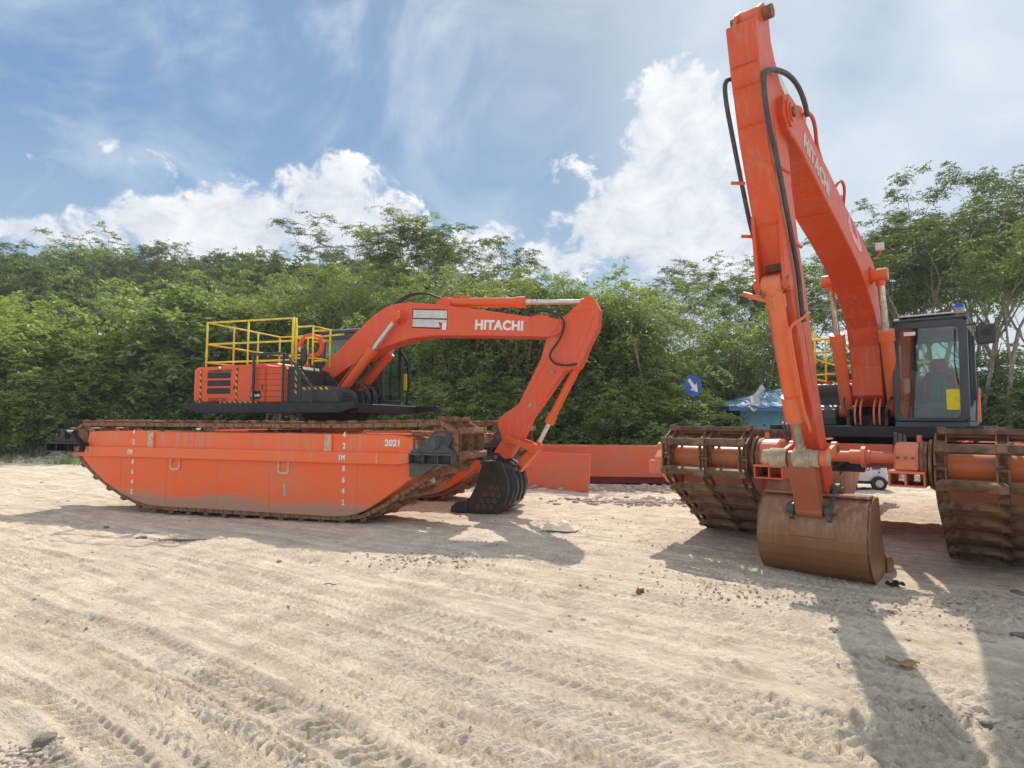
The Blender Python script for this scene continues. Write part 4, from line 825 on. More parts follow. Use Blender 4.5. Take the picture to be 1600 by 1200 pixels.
gearL = dict(aw=.17, bw=1.0,
    boom=[(-.16, 2.60), (-.17, 2.80), (-.05, 2.96), (.14, 3.14), (.77, 3.70), (1.13, 4.0), (1.4, 4.15), (1.7, 4.23), (2.0, 4.24), (2.6, 4.17), (3.61, 4.0), (4.69, 3.80), (4.84, 3.84), (4.95, 3.84), (5.2, 3.74), (5.33, 3.60), (5.30, 3.46), (5.20, 3.40), (4.96, 3.38), (4.70, 3.40), (3.61, 3.46), (2.61, 3.50), (2.02, 3.46), (1.41, 3.30), (.97, 3.08), (.5, 2.86), (.23, 2.69), (.02, 2.55)],
    arm=[(5.67, 4.06), (5.83, 4.18), (5.93, 4.14), (6.06, 3.89), (6.03, 3.55), (5.85, 3.20), (5.74, 2.92), (5.60, 2.78), (5.35, 2.70), (5.03, 2.25), (4.70, 1.8), (4.50, 1.40), (4.22, .98), (4.05, .90), (3.90, .95), (3.90, 1.08), (4.08, 1.35), (4.04, 1.5), (3.98, 1.60), (3.99, 1.76), (4.12, 1.86), (4.42, 2.06), (4.70, 2.6), (4.88, 2.96), (5.00, 3.36), (5.15, 3.68), (5.42, 3.83)],
    armpin=(5.17, 3.56), foot=(-.03, 2.68), bcp=(.33, 2.17), bcq=(1.81, 3.93), acp=(2.78, 4.23), acq=(5.83, 4.08), kcp=(5.62, 2.86), kcq=(4.75, 1.19), kfr=.70, krt=.078,
    klug=[(5.85, 3.22), (5.74, 2.92), (5.66, 2.76), (5.56, 2.74), (5.35, 2.75), (5.5, 3.1)], gpiv=(4.22, 1.37), hinge=(3.98, 1.0))
gearR = dict(aw=.15, bw=1.27,
    boom=[(.20, 2.25), (.30, 2.12), (.62, 2.12), (.86, 2.3), (.92, 2.79), (1.0, 3.12), (1.15, 3.42), (1.45, 3.68), (1.95, 3.98), (2.6, 4.23), (3.48, 4.46), (4.43, 4.69), (5.33, 4.92), (5.82, 5.0), (6.0, 5.12), (5.98, 5.30), (5.8, 5.42), (5.35, 5.40), (4.77, 5.23), (4.17, 5.1), (3.36, 4.90), (2.31, 4.70), (1.43, 4.47), (.85, 4.25), (.5, 3.9), (.30, 3.4), (.20, 2.8)],
    arm=[(6.20, 5.98), (6.62, 5.89), (6.50, 5.43), (6.28, 4.79), (6.04, 4.30), (5.73, 3.66), (5.53, 3.19), (5.31, 2.76), (5.05, 2.26), (4.75, 1.82), (4.53, 1.46), (4.36, 1.10), (4.22, .90), (4.02, .86), (3.95, 1.0), (4.02, 1.25), (4.26, 1.6), (4.60, 2.3), (4.80, 2.83), (5.02, 3.41), (5.26, 3.88), (5.50, 4.5), (5.60, 5.1), (5.78, 5.50), (6.02, 5.75)],
    armpin=(5.80, 5.20), foot=(.42, 2.28), bcp=(.64, 2.03), bcq=(1.62, 4.18), acp=(3.05, 5.02), acq=(6.28, 6.10), kcp=(5.74, 3.36), kcq=(4.80, 1.41), kfr=.76, krt=.088,
    klug=[(5.95, 4.1), (5.84, 3.42), (5.78, 3.28), (5.68, 3.28), (5.50, 3.3), (5.73, 3.9)], gpiv=(4.28, 1.52), hinge=(4.08, .99))
fy = -.3086
rootL, boomL_, armL_, railingL = excavator('L', (-4.0156, 13.819, 0), fy, 1.90, ID, gearL, 'orange amphibious excavator seen from the side with black bucket and draft marks on its pontoon')
rootR, boomR_, armR_, railingR = excavator('R', (6.6219, 11.0129, -.1188), -2.2501, 1.63, Matrix.Rotation(-.025, 4, 'Z'), gearR, 'orange amphibious excavator facing us with long raised arm and rusty brown bucket')
TR = Matrix.Rotation(-.025, 4, 'Z')
# left machine: lettering, decal, hoses, grease line
yb = -.05 - .23 - .004
text_fit('brand_lettering', 'HITACHI', 1.03, .205, M['white'], boomL_, frame_mat((4.02, yb, 3.66), (1, 0, -.068), (.068, 0, 1)), .045)
def quad(pts, y, th=.003): return MB().prism(pts, min(y, y - th), max(y, y - th))
dq = quad([(2.08, 4.10), (2.89, 4.035), (2.875, 3.62), (2.07, 3.69)], yb + .003).build('decal', M['black'], boomL_)
quad([(2.10, 4.07), (2.88, 4.015), (2.876, 3.85), (2.095, 3.90)], yb - .001).build('decal_panel', M['offwhite'], dq)
quad([(2.085, 3.875), (2.875, 3.82), (2.87, 3.655), (2.08, 3.71)], yb - .001).build('decal_panel', M['offwhite'], dq)
quad([(2.68, 3.79), (2.80, 3.75), (2.79, 3.64), (2.74, 3.63)], yb - .005).build('decal_scrap', M['decalred'], dq)
quad([(2.78, 3.76), (2.87, 3.75), (2.86, 3.61), (2.76, 3.62)], yb - .006).build('decal_scrap', M['white'], dq)
def hose(pts, r, mat, parent, T=ID, name='hose'): return MB().tube(smoothpath(pts, 2), r, 8).build(name, mat, parent, T=T, smooth=True)
hose([(4.70, yb + .05, 3.86), (4.90, yb, 3.93), (5.22, yb - .03, 3.84), (5.42, yb - .05, 3.66), (5.30, yb - .06, 3.30), (5.08, yb - .06, 3.05), (5.14, yb - .04, 2.86), (5.40, yb - .02, 2.80), (5.62, yb + .05, 2.84)], .022, M['rubber'], armL_)
hose([(4.7, yb + .02, 3.82), (4.95, yb + .02, 3.92), (5.20, yb + .02, 3.80)], .014, M['wire'], boomL_, name='grab_bar')
for q in (0, .1): hose([(1.6, -.12 - q, 4.22), (1.9, -.12 - q, 4.42), (2.3, -.1 - q, 4.46), (2.7, -.08 - q, 4.30)], .02, M['rubber'], boomL_)
hose([(-.12, yb - .02, 2.5), (-.2, yb - .04, 2.9), (.1, yb - .03, 3.12)], .018, M['rubber'], boomL_)
gl = MB().tube([(5.10, yb + .07, 2.66), (4.68, yb + .07, 2.06)], .012, 6).build('grease_line', CYLL, armL_)
for a, h in ((5.12, 2.68), (4.66, 2.03)): MB().cyl((a - .03, yb + .07, h - .04), (a + .03, yb + .04, h + .04), .035, n=10).build('grease_fitting', M['palemud'], gl)
bs = pin(yb + .05, yb + .12, 4.08, 1.68, .085); bs.build('stop_boss', M['boomL'], armL_, smooth=True)
MB().tube([(4.44, .0, 4.05), (5.6, .0, 3.9)], .012, 6)
# right machine: lettering along the boom, worn decal, lamp, hoses
yr_ = -.05 + .23 + .004
text_fit('brand_lettering', 'HITACHI', 1.15, .20, M['paledecal'], boomR_, TR @ frame_mat((4.72, yr_, 4.96), (-1, 0, -.25), (-.25, 0, 1)), .045)
MB().prism([(3.05, 4.80), (2.55, 4.70), (2.2, 4.45), (2.45, 4.40), (2.9, 4.52), (3.12, 4.66)], yr_ - .004, yr_ + .001).build('worn_decal', M['decalpink'], boomR_, T=TR)
MB().prism([(2.98, 4.78), (2.65, 4.70), (2.5, 4.54), (2.85, 4.60)], yr_, yr_ + .003).build('worn_decal', M['decalred'], boomR_, T=TR)
wl = MB().box((1.22, yr_ + .02, 4.66), (1.30, yr_ + .14, 4.78)).build('work_lamp', M['lamp'], boomR_, T=TR, bevel=.01); MB().tube([(1.26, yr_, 4.52), (1.26, yr_ + .08, 4.60), (1.26, yr_ + .08, 4.67)], .012, 6).build('lamp_bracket', M['boomR'], wl, T=TR)
b0 = -.05 - .15
hose([(6.22, b0 + .02, 5.50), (6.45, b0 - .07, 5.47), (6.46, b0 - .08, 5.28), (6.20, b0 - .08, 4.81), (5.95, b0 - .07, 4.32), (5.76, b0 - .06, 3.97), (5.60, b0 - .02, 3.70), (5.56, b0 - .07, 3.5), (5.64, b0 - .11, 3.33), (5.62, b0 - .08, 3.18)], .024, M['hose'], armR_, TR)
for a, h in ((6.20, 4.42), (5.92, 3.9)): MB().tube([(a - .1, b0 - .01, h), (a, b0 - .12, h)], .018, 6).build('hose_clamp', M['boomR'], armR_, T=TR)
b1 = -.05 + .15
hose([(5.25, b1 + .12, 5.36), (5.36, b1 + .12, 5.50), (5.55, b1 + .10, 5.62), (5.85, b1 + .08, 5.62), (6.25, b1 + .05, 5.50), (6.50, b1 + .04, 5.36), (6.52, b1 + .04, 5.15), (6.38, b1 + .04, 4.85), (6.12, b1 + .04, 4.55), (5.84, b1 + .04, 4.10), (5.62, b1 + .04, 3.76), (5.46, b1 + .04, 3.5), (5.36, b1 + .04, 3.1), (5.30, b1 + .04, 2.98)], .028, M['hose'], armR_, TR)
for a, h in ((6.02, 4.52), (5.62, 3.8)): MB().tube([(a + .06, b1 + .02, h + .02), (a - .12, b1 + .09, h - .02)], .018, 6).build('hose_clamp', M['boomR'], armR_, T=TR)
hose([(5.3, yr_ - .04, 5.38), (5.15, yr_ + .03, 5.46), (4.9, yr_ + .03, 5.42), (4.6, yr_ - .03, 5.26), (4.4, yr_ - .03, 5.16)], .022, M['boomR'], boomR_, TR, 'oil_pipe')
hose([(3.7, yr_ - .05, 4.98), (3.6, yr_ + .02, 5.14), (3.35, yr_ + .02, 5.10), (3.15, yr_ - .05, 4.9)], .02, M['boomR'], boomR_, TR, 'oil_pipe')
for s in (-1, 1): MB().prism([(6.05, 5.85), (6.12, 6.18), (6.28, 6.24), (6.42, 6.12), (6.52, 5.90)], -.05 + s * .11 - .02, -.05 + s * .11 + .02).build('ram_lug', M['boomR'], armR_, T=TR, bevel=.006)
pin(-.05 - .2, -.05 + .22, 6.28, 6.11, .07).build('head_pin', M['chain'], armR_, T=TR, smooth=True)
MB().box((5.60, -.05 - .09, 3.50), (5.70, -.05 + .085, 3.72)).build('recess_shade', M['letter'], armR_, T=TR, bevel=.01)  # dark red block stands in for the shaded hollow between the lugs
for k, (q0, q1) in enumerate(((-.30, .25), (-.18, .35), (.02, -.30), (.12, -.2))): hose([(.95, q0, .22 + 1.63), (1.15, q0, .10 + 1.63), (1.05, (q0 + q1) / 2, -.05 + 1.63), (.8, q1, .1 + 1.63)], .02, M['rubber'], boomR_, TR)
# motor hoses on the right machine's near drives
for s, n in ((-1, 4), (1, 3)):
    for k in range(n):
        y = s * (.62 + .05 * k)
        hose([(3.5, y - s * .1, 1.55), (3.55, y - s * .05, 1.78 + .02 * k), (3.2, y + s * .02, 1.82), (2.7, y - s * .1, 1.62), (2.2, y - s * .2, 1.35)] if s < 0 else [(3.3, .62 + .05 * k, 1.55), (3.2, .60 + .05 * k, 1.74 - .02 * k), (3.1, .58 + .05 * k, 1.6), (2.6, .5, 1.4)], .020, M['hose'], rootR, name='drive_hose')
# life ring hung on the left railing
def life_ring():
    root = empty('life_ring', (0, 0, 0)); tag(root, 'orange-red life ring with a white band hung on the yellow railing', 'life ring')
    def torus(a0, a1, r, name, mat, parent):
        V = []; F = []; n = max(4, int((a1 - a0) / .13)); k = 12
        for i in range(n + 1):
            a = a0 + (a1 - a0) * i / n
            for j in range(k):
                b = 2 * math.pi * j / k; q = .215 + r * math.cos(b); V.append((q * math.cos(a), r * .8 * math.sin(b), q * math.sin(a)))
        F = [(i * k + j, i * k + (j + 1) % k, (i + 1) * k + (j + 1) % k, (i + 1) * k + j) for i in range(n) for j in range(k)]
        o = link(name, arrmesh(name, V, F, mat, True), parent)
    torus(0, 2 * math.pi, .050, 'ring', M['ringred'], root)
    for a in (3.35,): torus(a, a + .36, .052, 'band', M['white'], root)
    w = rootL.matrix_world if False else (Matrix.Translation((-4.0156, 13.819, 0)) @ Matrix.Rotation(fy, 4, 'Z'))
    root.matrix_world = w @ Matrix.Translation((.17, -1.10, 1.90 + 1.36)) @ Matrix.Rotation(.80, 4, 'Z')
life_ring()

# ------------------------------------------------------------------ weld seams and dents on booms and arms
def seam(parent, pts, b0, b1, mat, T=ID, r=.007): MB().tube([(pts[0], b0, pts[1]), (pts[0], b1, pts[1])], r, 6).build('weld_seam', mat, parent, T=T)
for (a, h) in ((6.522, 5.50), (6.465, 5.30), (6.335, 4.93), (5.885, 3.98)): seam(armR_, (a + .012, h), -.05 - .135, -.05 + .135, M['boomR'], TR)
for (a, h) in ((1.30, 3.545), (.955, 3.0), (2.3, 4.11), (4.0, 4.575)): seam(boomR_, (a + .004, h - .004), -.05 - .21, -.05 + .21, M['boomR'], TR)
for p, q in (((1.55, 3.36), (1.25, 4.04)), ((4.75, 3.42), (4.72, 3.78))): MB().tube([(p[0], -.05 - .232, p[1]), (q[0], -.05 - .232, q[1])], .006, 5).build('weld_seam', M['boomL'], boomL_)
for p, q in (((4.42, 1.90), (5.20, 3.30)), ((4.25, 1.15), (4.55, 1.70)), ((5.55, 2.80), (5.98, 3.82)), ((5.45, 3.86), (5.98, 3.90))): MB().tube([(p[0], -.05 - .172, p[1]), (q[0], -.05 - .172, q[1])], .006, 5).build('weld_seam', M['boomL'], armL_)
for p, q in (((4.9, 2.2), (5.45, 3.3)), ((5.6, 3.75), (6.2, 5.0))): MB().tube([(p[0] - .1, -.05 + .152, p[1]), (q[0] - .1, -.05 + .152, q[1])], .006, 5).build('weld_seam', M['boomR'], armR_, T=TR)

# ------------------------------------------------------------------ vegetation
def leaf_mat(name, c1, c2, trans=.45, rough=.5):
    m, t, p, out = new_mat(name); t.nodes.remove(p)
    ge = nd(t, 'ShaderNodeNewGeometry'); oi = nd(t, 'ShaderNodeObjectInfo'); n = noise(t, objvec(t), .9, 4, .6)
    f = mth(t, 'ADD', mth(t, 'MULTIPLY', ge.outputs['Random Per Island'], .45), mth(t, 'ADD', mth(t, 'MULTIPLY', maprange(t, n.outputs[0], .3, .7), .35), mth(t, 'MULTIPLY', oi.outputs['Random'], .25)), None, True)
    c = mixc(t, f, c1, c2)
    hs = nd(t, 'ShaderNodeHueSaturation'); t.links.new(c, hs.inputs['Color']); t.links.new(mth(t, 'ADD', .485, mth(t, 'MULTIPLY', oi.outputs['Random'], .03)), hs.inputs['Hue'])
    df = nd(t, 'ShaderNodeBsdfDiffuse'); t.links.new(hs.outputs[0], df.inputs[0])
    tl = nd(t, 'ShaderNodeBsdfTranslucent'); tc = mixc(t, 1.0, hs.outputs[0], (1.35, 1.25, .55), 'MULTIPLY'); t.links.new(tc, tl.inputs[0])
    gl = nd(t, 'ShaderNodeBsdfGlossy'); gl.inputs['Roughness'].default_value = rough; gl.inputs[0].default_value = (.9, .95, .9, 1)
    a = nd(t, 'ShaderNodeMixShader'); a.inputs[0].default_value = trans; t.links.new(df.outputs[0], a.inputs[1]); t.links.new(tl.outputs[0], a.inputs[2])
    b = nd(t, 'ShaderNodeMixShader'); b.inputs[0].default_value = .055; t.links.new(a.outputs[0], b.inputs[1]); t.links.new(gl.outputs[0], b.inputs[2]); t.links.new(b.outputs[0], out.inputs[0])
    return m
LM = dict(bright=leaf_mat('bright_green_leaves', (.19, .285, .09), (.34, .44, .16)), mid=leaf_mat('mid_green_leaves', (.145, .23, .095), (.31, .40, .15)),
          dark=leaf_mat('dark_green_leaves', (.055, .11, .05), (.17, .24, .09), .45), dry=leaf_mat('dry_grass_blades', (.26, .23, .14), (.17, .19, .09), .3), yel=leaf_mat('yellow_green_leaves', (.13, .17, .035), (.24, .28, .08)))
bark = simple('grey_bark', (.30, .26, .21), .9, 0, .3, 5, .5); bark2 = simple('brown_bark', (.12, .095, .07), .9, 0, .3, 5, .5)
def fronds(rs, centers, dirs, radii, nf, nl, ll, lw, droop=.5, flat=.6):
    """feathery leaf sprays: nf fronds at every centre, nl leaflets along each; returns V,F arrays"""
    C0 = np.repeat(np.asarray(centers), nf, 0); R = np.repeat(np.asarray(radii), nf) * rs.uniform(.5, 1.15, len(C0)); D = np.repeat(np.asarray(dirs), nf, 0)
    d = rs.normal(size=(len(C0), 3)); d[:, 2] = d[:, 2] * flat + .12; d /= np.linalg.norm(d, axis=1, keepdims=True); d = d + D * .55; d /= np.linalg.norm(d, axis=1, keepdims=True)
    C0 = C0 + rs.normal(size=C0.shape) * R[:, None] * np.array([.28, .28, .14])
    n = len(C0); t = np.tile(np.linspace(.12, 1, nl), (n, 1)) + rs.uniform(-.04, .04, (n, nl))
    pos = C0[:, None] + d[:, None] * (t * R[:, None])[..., None]; pos[..., 2] -= droop * R[:, None] * t ** 2
    side = np.cross(d, [0, 0, 1.0]); side /= np.linalg.norm(side, axis=1, keepdims=True) + 1e-6
    sg = np.where(np.arange(nl) % 2 == 0, 1.0, -1.0)[None, :, None]
    ld = side[:, None] * sg + d[:, None] * .55 + rs.normal(size=(n, nl, 3)) * .38; ld[..., 2] -= .25; ld /= np.linalg.norm(ld, axis=2, keepdims=True)
    wd = np.cross(ld, rs.normal(size=(n, nl, 3)) * .5 + np.array([0, 0, 1.0])); wd /= np.linalg.norm(wd, axis=2, keepdims=True) + 1e-6
    L = ll * rs.uniform(.7, 1.25, (n, nl, 1)); Wd = lw * rs.uniform(.7, 1.2, (n, nl, 1))
    p0 = pos; p1 = pos + ld * L * .45 + wd * Wd * .5; p2 = pos + ld * L; p3 = pos + ld * L * .45 - wd * Wd * .5
    V = np.stack([p0, p1, p2, p3], 2).reshape(-1, 3); F = np.arange(len(V)).reshape(-1, 4); return V, F
def grow(rnd, p, d, L, r, lvl, spec, tubes, tips):
    """recursive limbs; spec: list per level of (n children, length factor, spread, up pull)"""
    pts = [Vector(p)]; dd = Vector(d).normalized(); k = 4 if lvl == 0 else 3
    for i in range(k):
        dd = (dd + Vector((rnd.gauss(0, .07), rnd.gauss(0, .07), rnd.gauss(0, .04))) + Vector((0, 0, spec['up'] * .12))).normalized(); pts.append(pts[-1] + dd * L / k)
    rr = [r * (1 - .45 * i / k) for i in range(k + 1)]
    tubes.append((pts, rr, 7 if lvl == 0 else 5 if lvl == 1 else 4))
    if lvl >= spec['levels']:
        tips.append((pts[-1], dd)); 
        if rnd.random() < .5: tips.append((pts[-2], dd))
        return
    n = spec['n'][lvl]; a0 = rnd.uniform(0, 6.28)
    for i in range(n):
        t = 1.0 if (i < 2 or lvl == 0 and spec.get('top')) else rnd.uniform(.45, 1.0); q = pts[-1] if t == 1 else pts[1 + int(t * (k - 1))]
        a = a0 + i * 6.28 / n + rnd.uniform(-.5, .5); sp = spec['spread'][lvl] * rnd.uniform(.75, 1.25)
        u = Vector((math.cos(a), math.sin(a), 0)); nd_ = (dd * math.cos(sp) + u * math.sin(sp)).normalized()
        grow(rnd, q, nd_, L * spec['len'][lvl] * rnd.uniform(.75, 1.2), rr[-1] * .72, lvl + 1, spec, tubes, tips)
def tree_proto(seed, kind):
    rnd = random.Random(seed); rs = np.random.default_rng(seed); tubes = []; tips = []
    if kind == 'umbrella':      # tall thin-trunked feathery tree, ~12 m
        spec = dict(levels=3, n=[4, 3, 3], len=[.62, .62, .55], spread=[.55, .5, .6], up=.5, top=True); grow(rnd, (0, 0, -.3), (rnd.uniform(-.08, .08), rnd.uniform(-.08, .08), 1), 6.2, .16, 0, spec, tubes, tips)
        cen = [t for t, _ in tips]; extra = []
        for t, d in tips:
            for _ in range(1): extra.append((t + Vector((rnd.gauss(0, .55), rnd.gauss(0, .55), rnd.gauss(0, .10))), d))
        tips += extra; V, F = fronds(rs, [t[:] for t, _ in tips], [(d.x, d.y, 0) for _, d in tips], [.62] * len(tips), 9, 15, .15, .055, .30, .22)
    elif kind == 'canopy':      # round dense crown ~9 m
        spec = dict(levels=2, n=[5, 5], len=[.75, .6], spread=[.6, .7], up=.4); grow(rnd, (0, 0, -.3), (0, 0, 1), 3.0, .2, 0, spec, tubes, tips)
        P = rs.normal(size=(150, 3)); P /= np.linalg.norm(P, axis=1, keepdims=True); P *= rs.uniform(.55, 1.0, (150, 1)) ** .4; P[:, 2] = np.abs(P[:, 2]) * 1.0 - .25
        P = P * np.array([3.6, 3.6, 3.4]) * (1 + .25 * rs.normal(size=(150, 1))) + np.array([0, 0, 5.2]); D = P - np.array([0, 0, 5]); D /= np.linalg.norm(D, axis=1, keepdims=True)
        V, F = fronds(rs, P, D * .9, [.85] * len(P), 11, 13, .24, .12, .35, .6)
    elif kind == 'shrub':       # leucaena-like bush, ~5 m
        for _ in range(7):
            a = rnd.uniform(0, 6.28); s = rnd.uniform(.1, .6); spec = dict(levels=1, n=[4], len=[.6], spread=[.6], up=.3); grow(rnd, (rnd.uniform(-.5, .5), rnd.uniform(-.5, .5), -.2), (math.cos(a) * s, math.sin(a) * s, 1), rnd.uniform(1.8, 3.2), .05, 0, spec, tubes, tips)
        n = 175; P = rs.normal(size=(n, 3)); P /= np.linalg.norm(P, axis=1, keepdims=True); P *= rs.uniform(.35, 1, (n, 1)) ** .45; P[:, 2] = P[:, 2] * .5 + .45
        P = P * np.array([2.5, 2.5, 4.2]) * (1 + .16 * rs.normal(size=(n, 1))); P[:, 2] = np.abs(P[:, 2]) + .2; D = P - np.array([0, 0, 1.5]); D /= np.linalg.norm(D, axis=1, keepdims=True)
        V, F = fronds(rs, P, D, [.75] * n, 9, 15, .16, .065, .65, .5)
    elif kind == 'broad':       # bush with bigger glossy leaves
        for _ in range(5):
            a = rnd.uniform(0, 6.28); s = rnd.uniform(.1, .5); spec = dict(levels=1, n=[4], len=[.6], spread=[.6], up=.3); grow(rnd, (rnd.uniform(-.4, .4), rnd.uniform(-.4, .4), -.2), (math.cos(a) * s, math.sin(a) * s, 1), rnd.uniform(2.2, 3.4), .06, 0, spec, tubes, tips)
        n = 190; P = rs.normal(size=(n, 3)); P /= np.linalg.norm(P, axis=1, keepdims=True); P *= rs.uniform(.3, 1, (n, 1)) ** .4; P[:, 2] = P[:, 2] * .5 + .5
        P = P * np.array([2.7, 2.7, 5.0]) * (1 + .14 * rs.normal(size=(n, 1))); P[:, 2] = np.abs(P[:, 2]) + .2; D = P - np.array([0, 0, 2]); D /= np.linalg.norm(D, axis=1, keepdims=True)
        V, F = fronds(rs, P, D * .6, [.62] * n, 9, 8, .24, .13, .4, .8)
    elif kind == 'thicket':     # tall narrow clump of whippy stems, leafy almost to the ground, ~7 m
        for _ in range(11):
            a = rnd.uniform(0, 6.28); s = rnd.uniform(.02, .28); spec = dict(levels=1, n=[5], len=[.32], spread=[.55], up=.25); grow(rnd, (rnd.uniform(-.9, .9), rnd.uniform(-.9, .9), -.2), (math.cos(a) * s, math.sin(a) * s, 1), rnd.uniform(3.8, 6.2), .055, 0, spec, tubes, tips)
        n = 150; P = np.stack([rs.normal(0, .95, n), rs.normal(0, .95, n), rs.uniform(0, 1, n) ** .62 * 6.0 + .5], 1); D = P * np.array([1, 1, 0]); D /= np.linalg.norm(D, axis=1, keepdims=True) + .01
        P = np.concatenate([P, np.array([t[:] for t, _ in tips])]); D = np.concatenate([D, np.array([(d.x, d.y, .3) for _, d in tips])])
        V, F = fronds(rs, P, D, [.68] * len(P), 7, 14, .15, .065, .7, .5)
    elif kind == 'open':        # spindly, see-through tree with visible twigs
        spec = dict(levels=3, n=[4, 3, 3], len=[.5, .6, .6], spread=[.5, .55, .6], up=.45); grow(rnd, (0, 0, -.3), (rnd.uniform(-.12, .12), rnd.uniform(-.1, .1), 1), 4.6, .10, 0, spec, tubes, tips)
        V, F = fronds(rs, [t[:] for t, _ in tips], [(d.x, d.y, .1) for _, d in tips], [.6] * len(tips), 7, 12, .16, .07, .4, .45)
    tm = MB()
    for pts, rr, n in tubes: tm.tube(pts, rr, n)
    return (np.asarray(V), np.asarray(F)), tm
PROTO = {}; HT = {}
for kind, seeds, mat in (('umbrella', (1, 2, 3, 4), 'dark'), ('canopy', (5, 6, 7), 'dark'), ('shrub', (8, 9, 10), 'bright'), ('broad', (11, 12), 'mid'), ('thicket', (13, 14, 15), 'mid'), ('open', (16, 17, 18), 'mid')):
    for i, s in enumerate(seeds):
        (V, F), tm = tree_proto(s * 7 + 1, kind); k2 = 'crown' if kind in ('umbrella', 'canopy', 'open') else 'foliage'
        trunk = tm.mesh('trunk' if k2 == 'crown' else 'stem', bark if kind in ('umbrella', 'open', 'thicket') else bark2, smooth=True)
        cr = {}
        for m in {'umbrella': ('dark', 'mid'), 'canopy': ('dark', 'mid'), 'shrub': ('bright', 'mid', 'yel'), 'broad': ('mid',), 'thicket': ('mid', 'bright', 'dark'), 'open': ('mid', 'yel')}[kind]:
            cr[m] = arrmesh(k2, V, F, LM[m]) if not cr else list(cr.values())[0]
        PROTO[kind, i] = (cr, trunk, k2); HT[kind, i] = float(np.percentile(V[:, 2], 99.0))
NK = dict(umbrella=4, canopy=3, shrub=3, broad=2, thicket=3, open=3); vr = random.Random(42)
HN = dict(umbrella=11.5, canopy=8.6, shrub=4.9, broad=5.4, thicket=7.0, open=9.0)
NAME = dict(umbrella='feathery_tree', canopy='canopy_tree', shrub='feathery_shrub', broad='broadleaf_shrub', thicket='stem_thicket', open='spindly_tree')
CATS = dict(umbrella='tree', canopy='tree', shrub='bush', broad='bush', thicket='bush', open='tree')
def plant(kind, x, y, h, label, group=None, mat=None, var=None, w=1.0, sink=0.0):
    """h: height in metres of the whole plant"""
    var = vr.randrange(NK[kind]) if var is None else var; cr, trunk, k2 = PROTO[kind, var]; s = (h + sink) / HT[kind, var]
    root = empty(NAME[kind], (x, y, tz(x, y) - sink), vr.uniform(0, 6.28)); root.scale = (s * w, s * w, s); tag(root, label, CATS[kind], group)
    m = mat or list(cr)[0]; a = link(k2, cr[m], root); a.material_slots[0].link = 'OBJECT'; a.material_slots[0].material = LM[m]; b = link('trunk' if k2 == 'crown' else 'stem', trunk, root); return root
def col(px, d): return (px - 800) / FPX * d
def top(py, d, x, y): return (658.6 - py) / FPX * d + CAM_H - tz(x, y)
def row(kind, items, label, group=None, **k):
    for it in items:
        px, d, py = it[:3]; x = col(px, d); kw = dict(k); lab = it[3] if len(it) > 3 and it[3] else label
        if len(it) > 4: kw.update(it[4])
        plant(kind, x, d, top(py, d, x, d), lab, group if lab == label else None, **kw)
# far wooded hill on the left
G1 = 'trees of the dense wood on the hill'
ROWN = {88: 'skyline', 72: 'upper-slope', 60: 'mid-slope', 52: 'lower-slope', 64: 'rearmost', 50: 'foremost'}
def where(px):
    for lim, txt in ((0, 'at the far left edge'), (60, 'above the large left shrubs'), (120, 'over the left end of the pontoon'), (180, 'over the pontoon arrow mark'), (240, 'over the rear draft marks'), (300, 'left of the counterweight'), (350, 'above the louvre door'), (400, 'above the yellow railing'), (450, 'above the middle of the yellow railing'), (500, 'above the life ring'), (560, 'above the cab of the left machine'), (620, 'above the boom bend'), (680, 'above the white decal'), (740, 'above the arm cylinder foot'),
                     (800, 'above the boom lettering'), (860, 'above the arm cylinder rod'), (930, 'above the stick head'), (1000, 'above the orange boxes'), (1080, 'left of the round sign'), (1160, 'above the shed'), (1260, 'behind the raised arm'), (1360, 'behind the raised boom'), (9999, 'behind the cab of the right machine')):
        if px < lim: return txt
r = random.Random(3)
for d, n, y0 in ((88, 17, 405), (72, 15, 424), (60, 14, 446), (52, 12, 470)):
    for i in range(n):
        px = -120 + (760 / n) * (i + r.uniform(.1, .9)); py = y0 + r.uniform(-12, 16) + (14 if px > 500 else 0); x = col(px, d)
        plant('canopy', x, d, max(6.5, top(py, d, x, d)), '%s dense tree of the hill wood, %s' % (ROWN[d], where(px)), G1, mat='dark' if r.random() < .72 else 'mid', w=r.uniform(.85, 1.3))
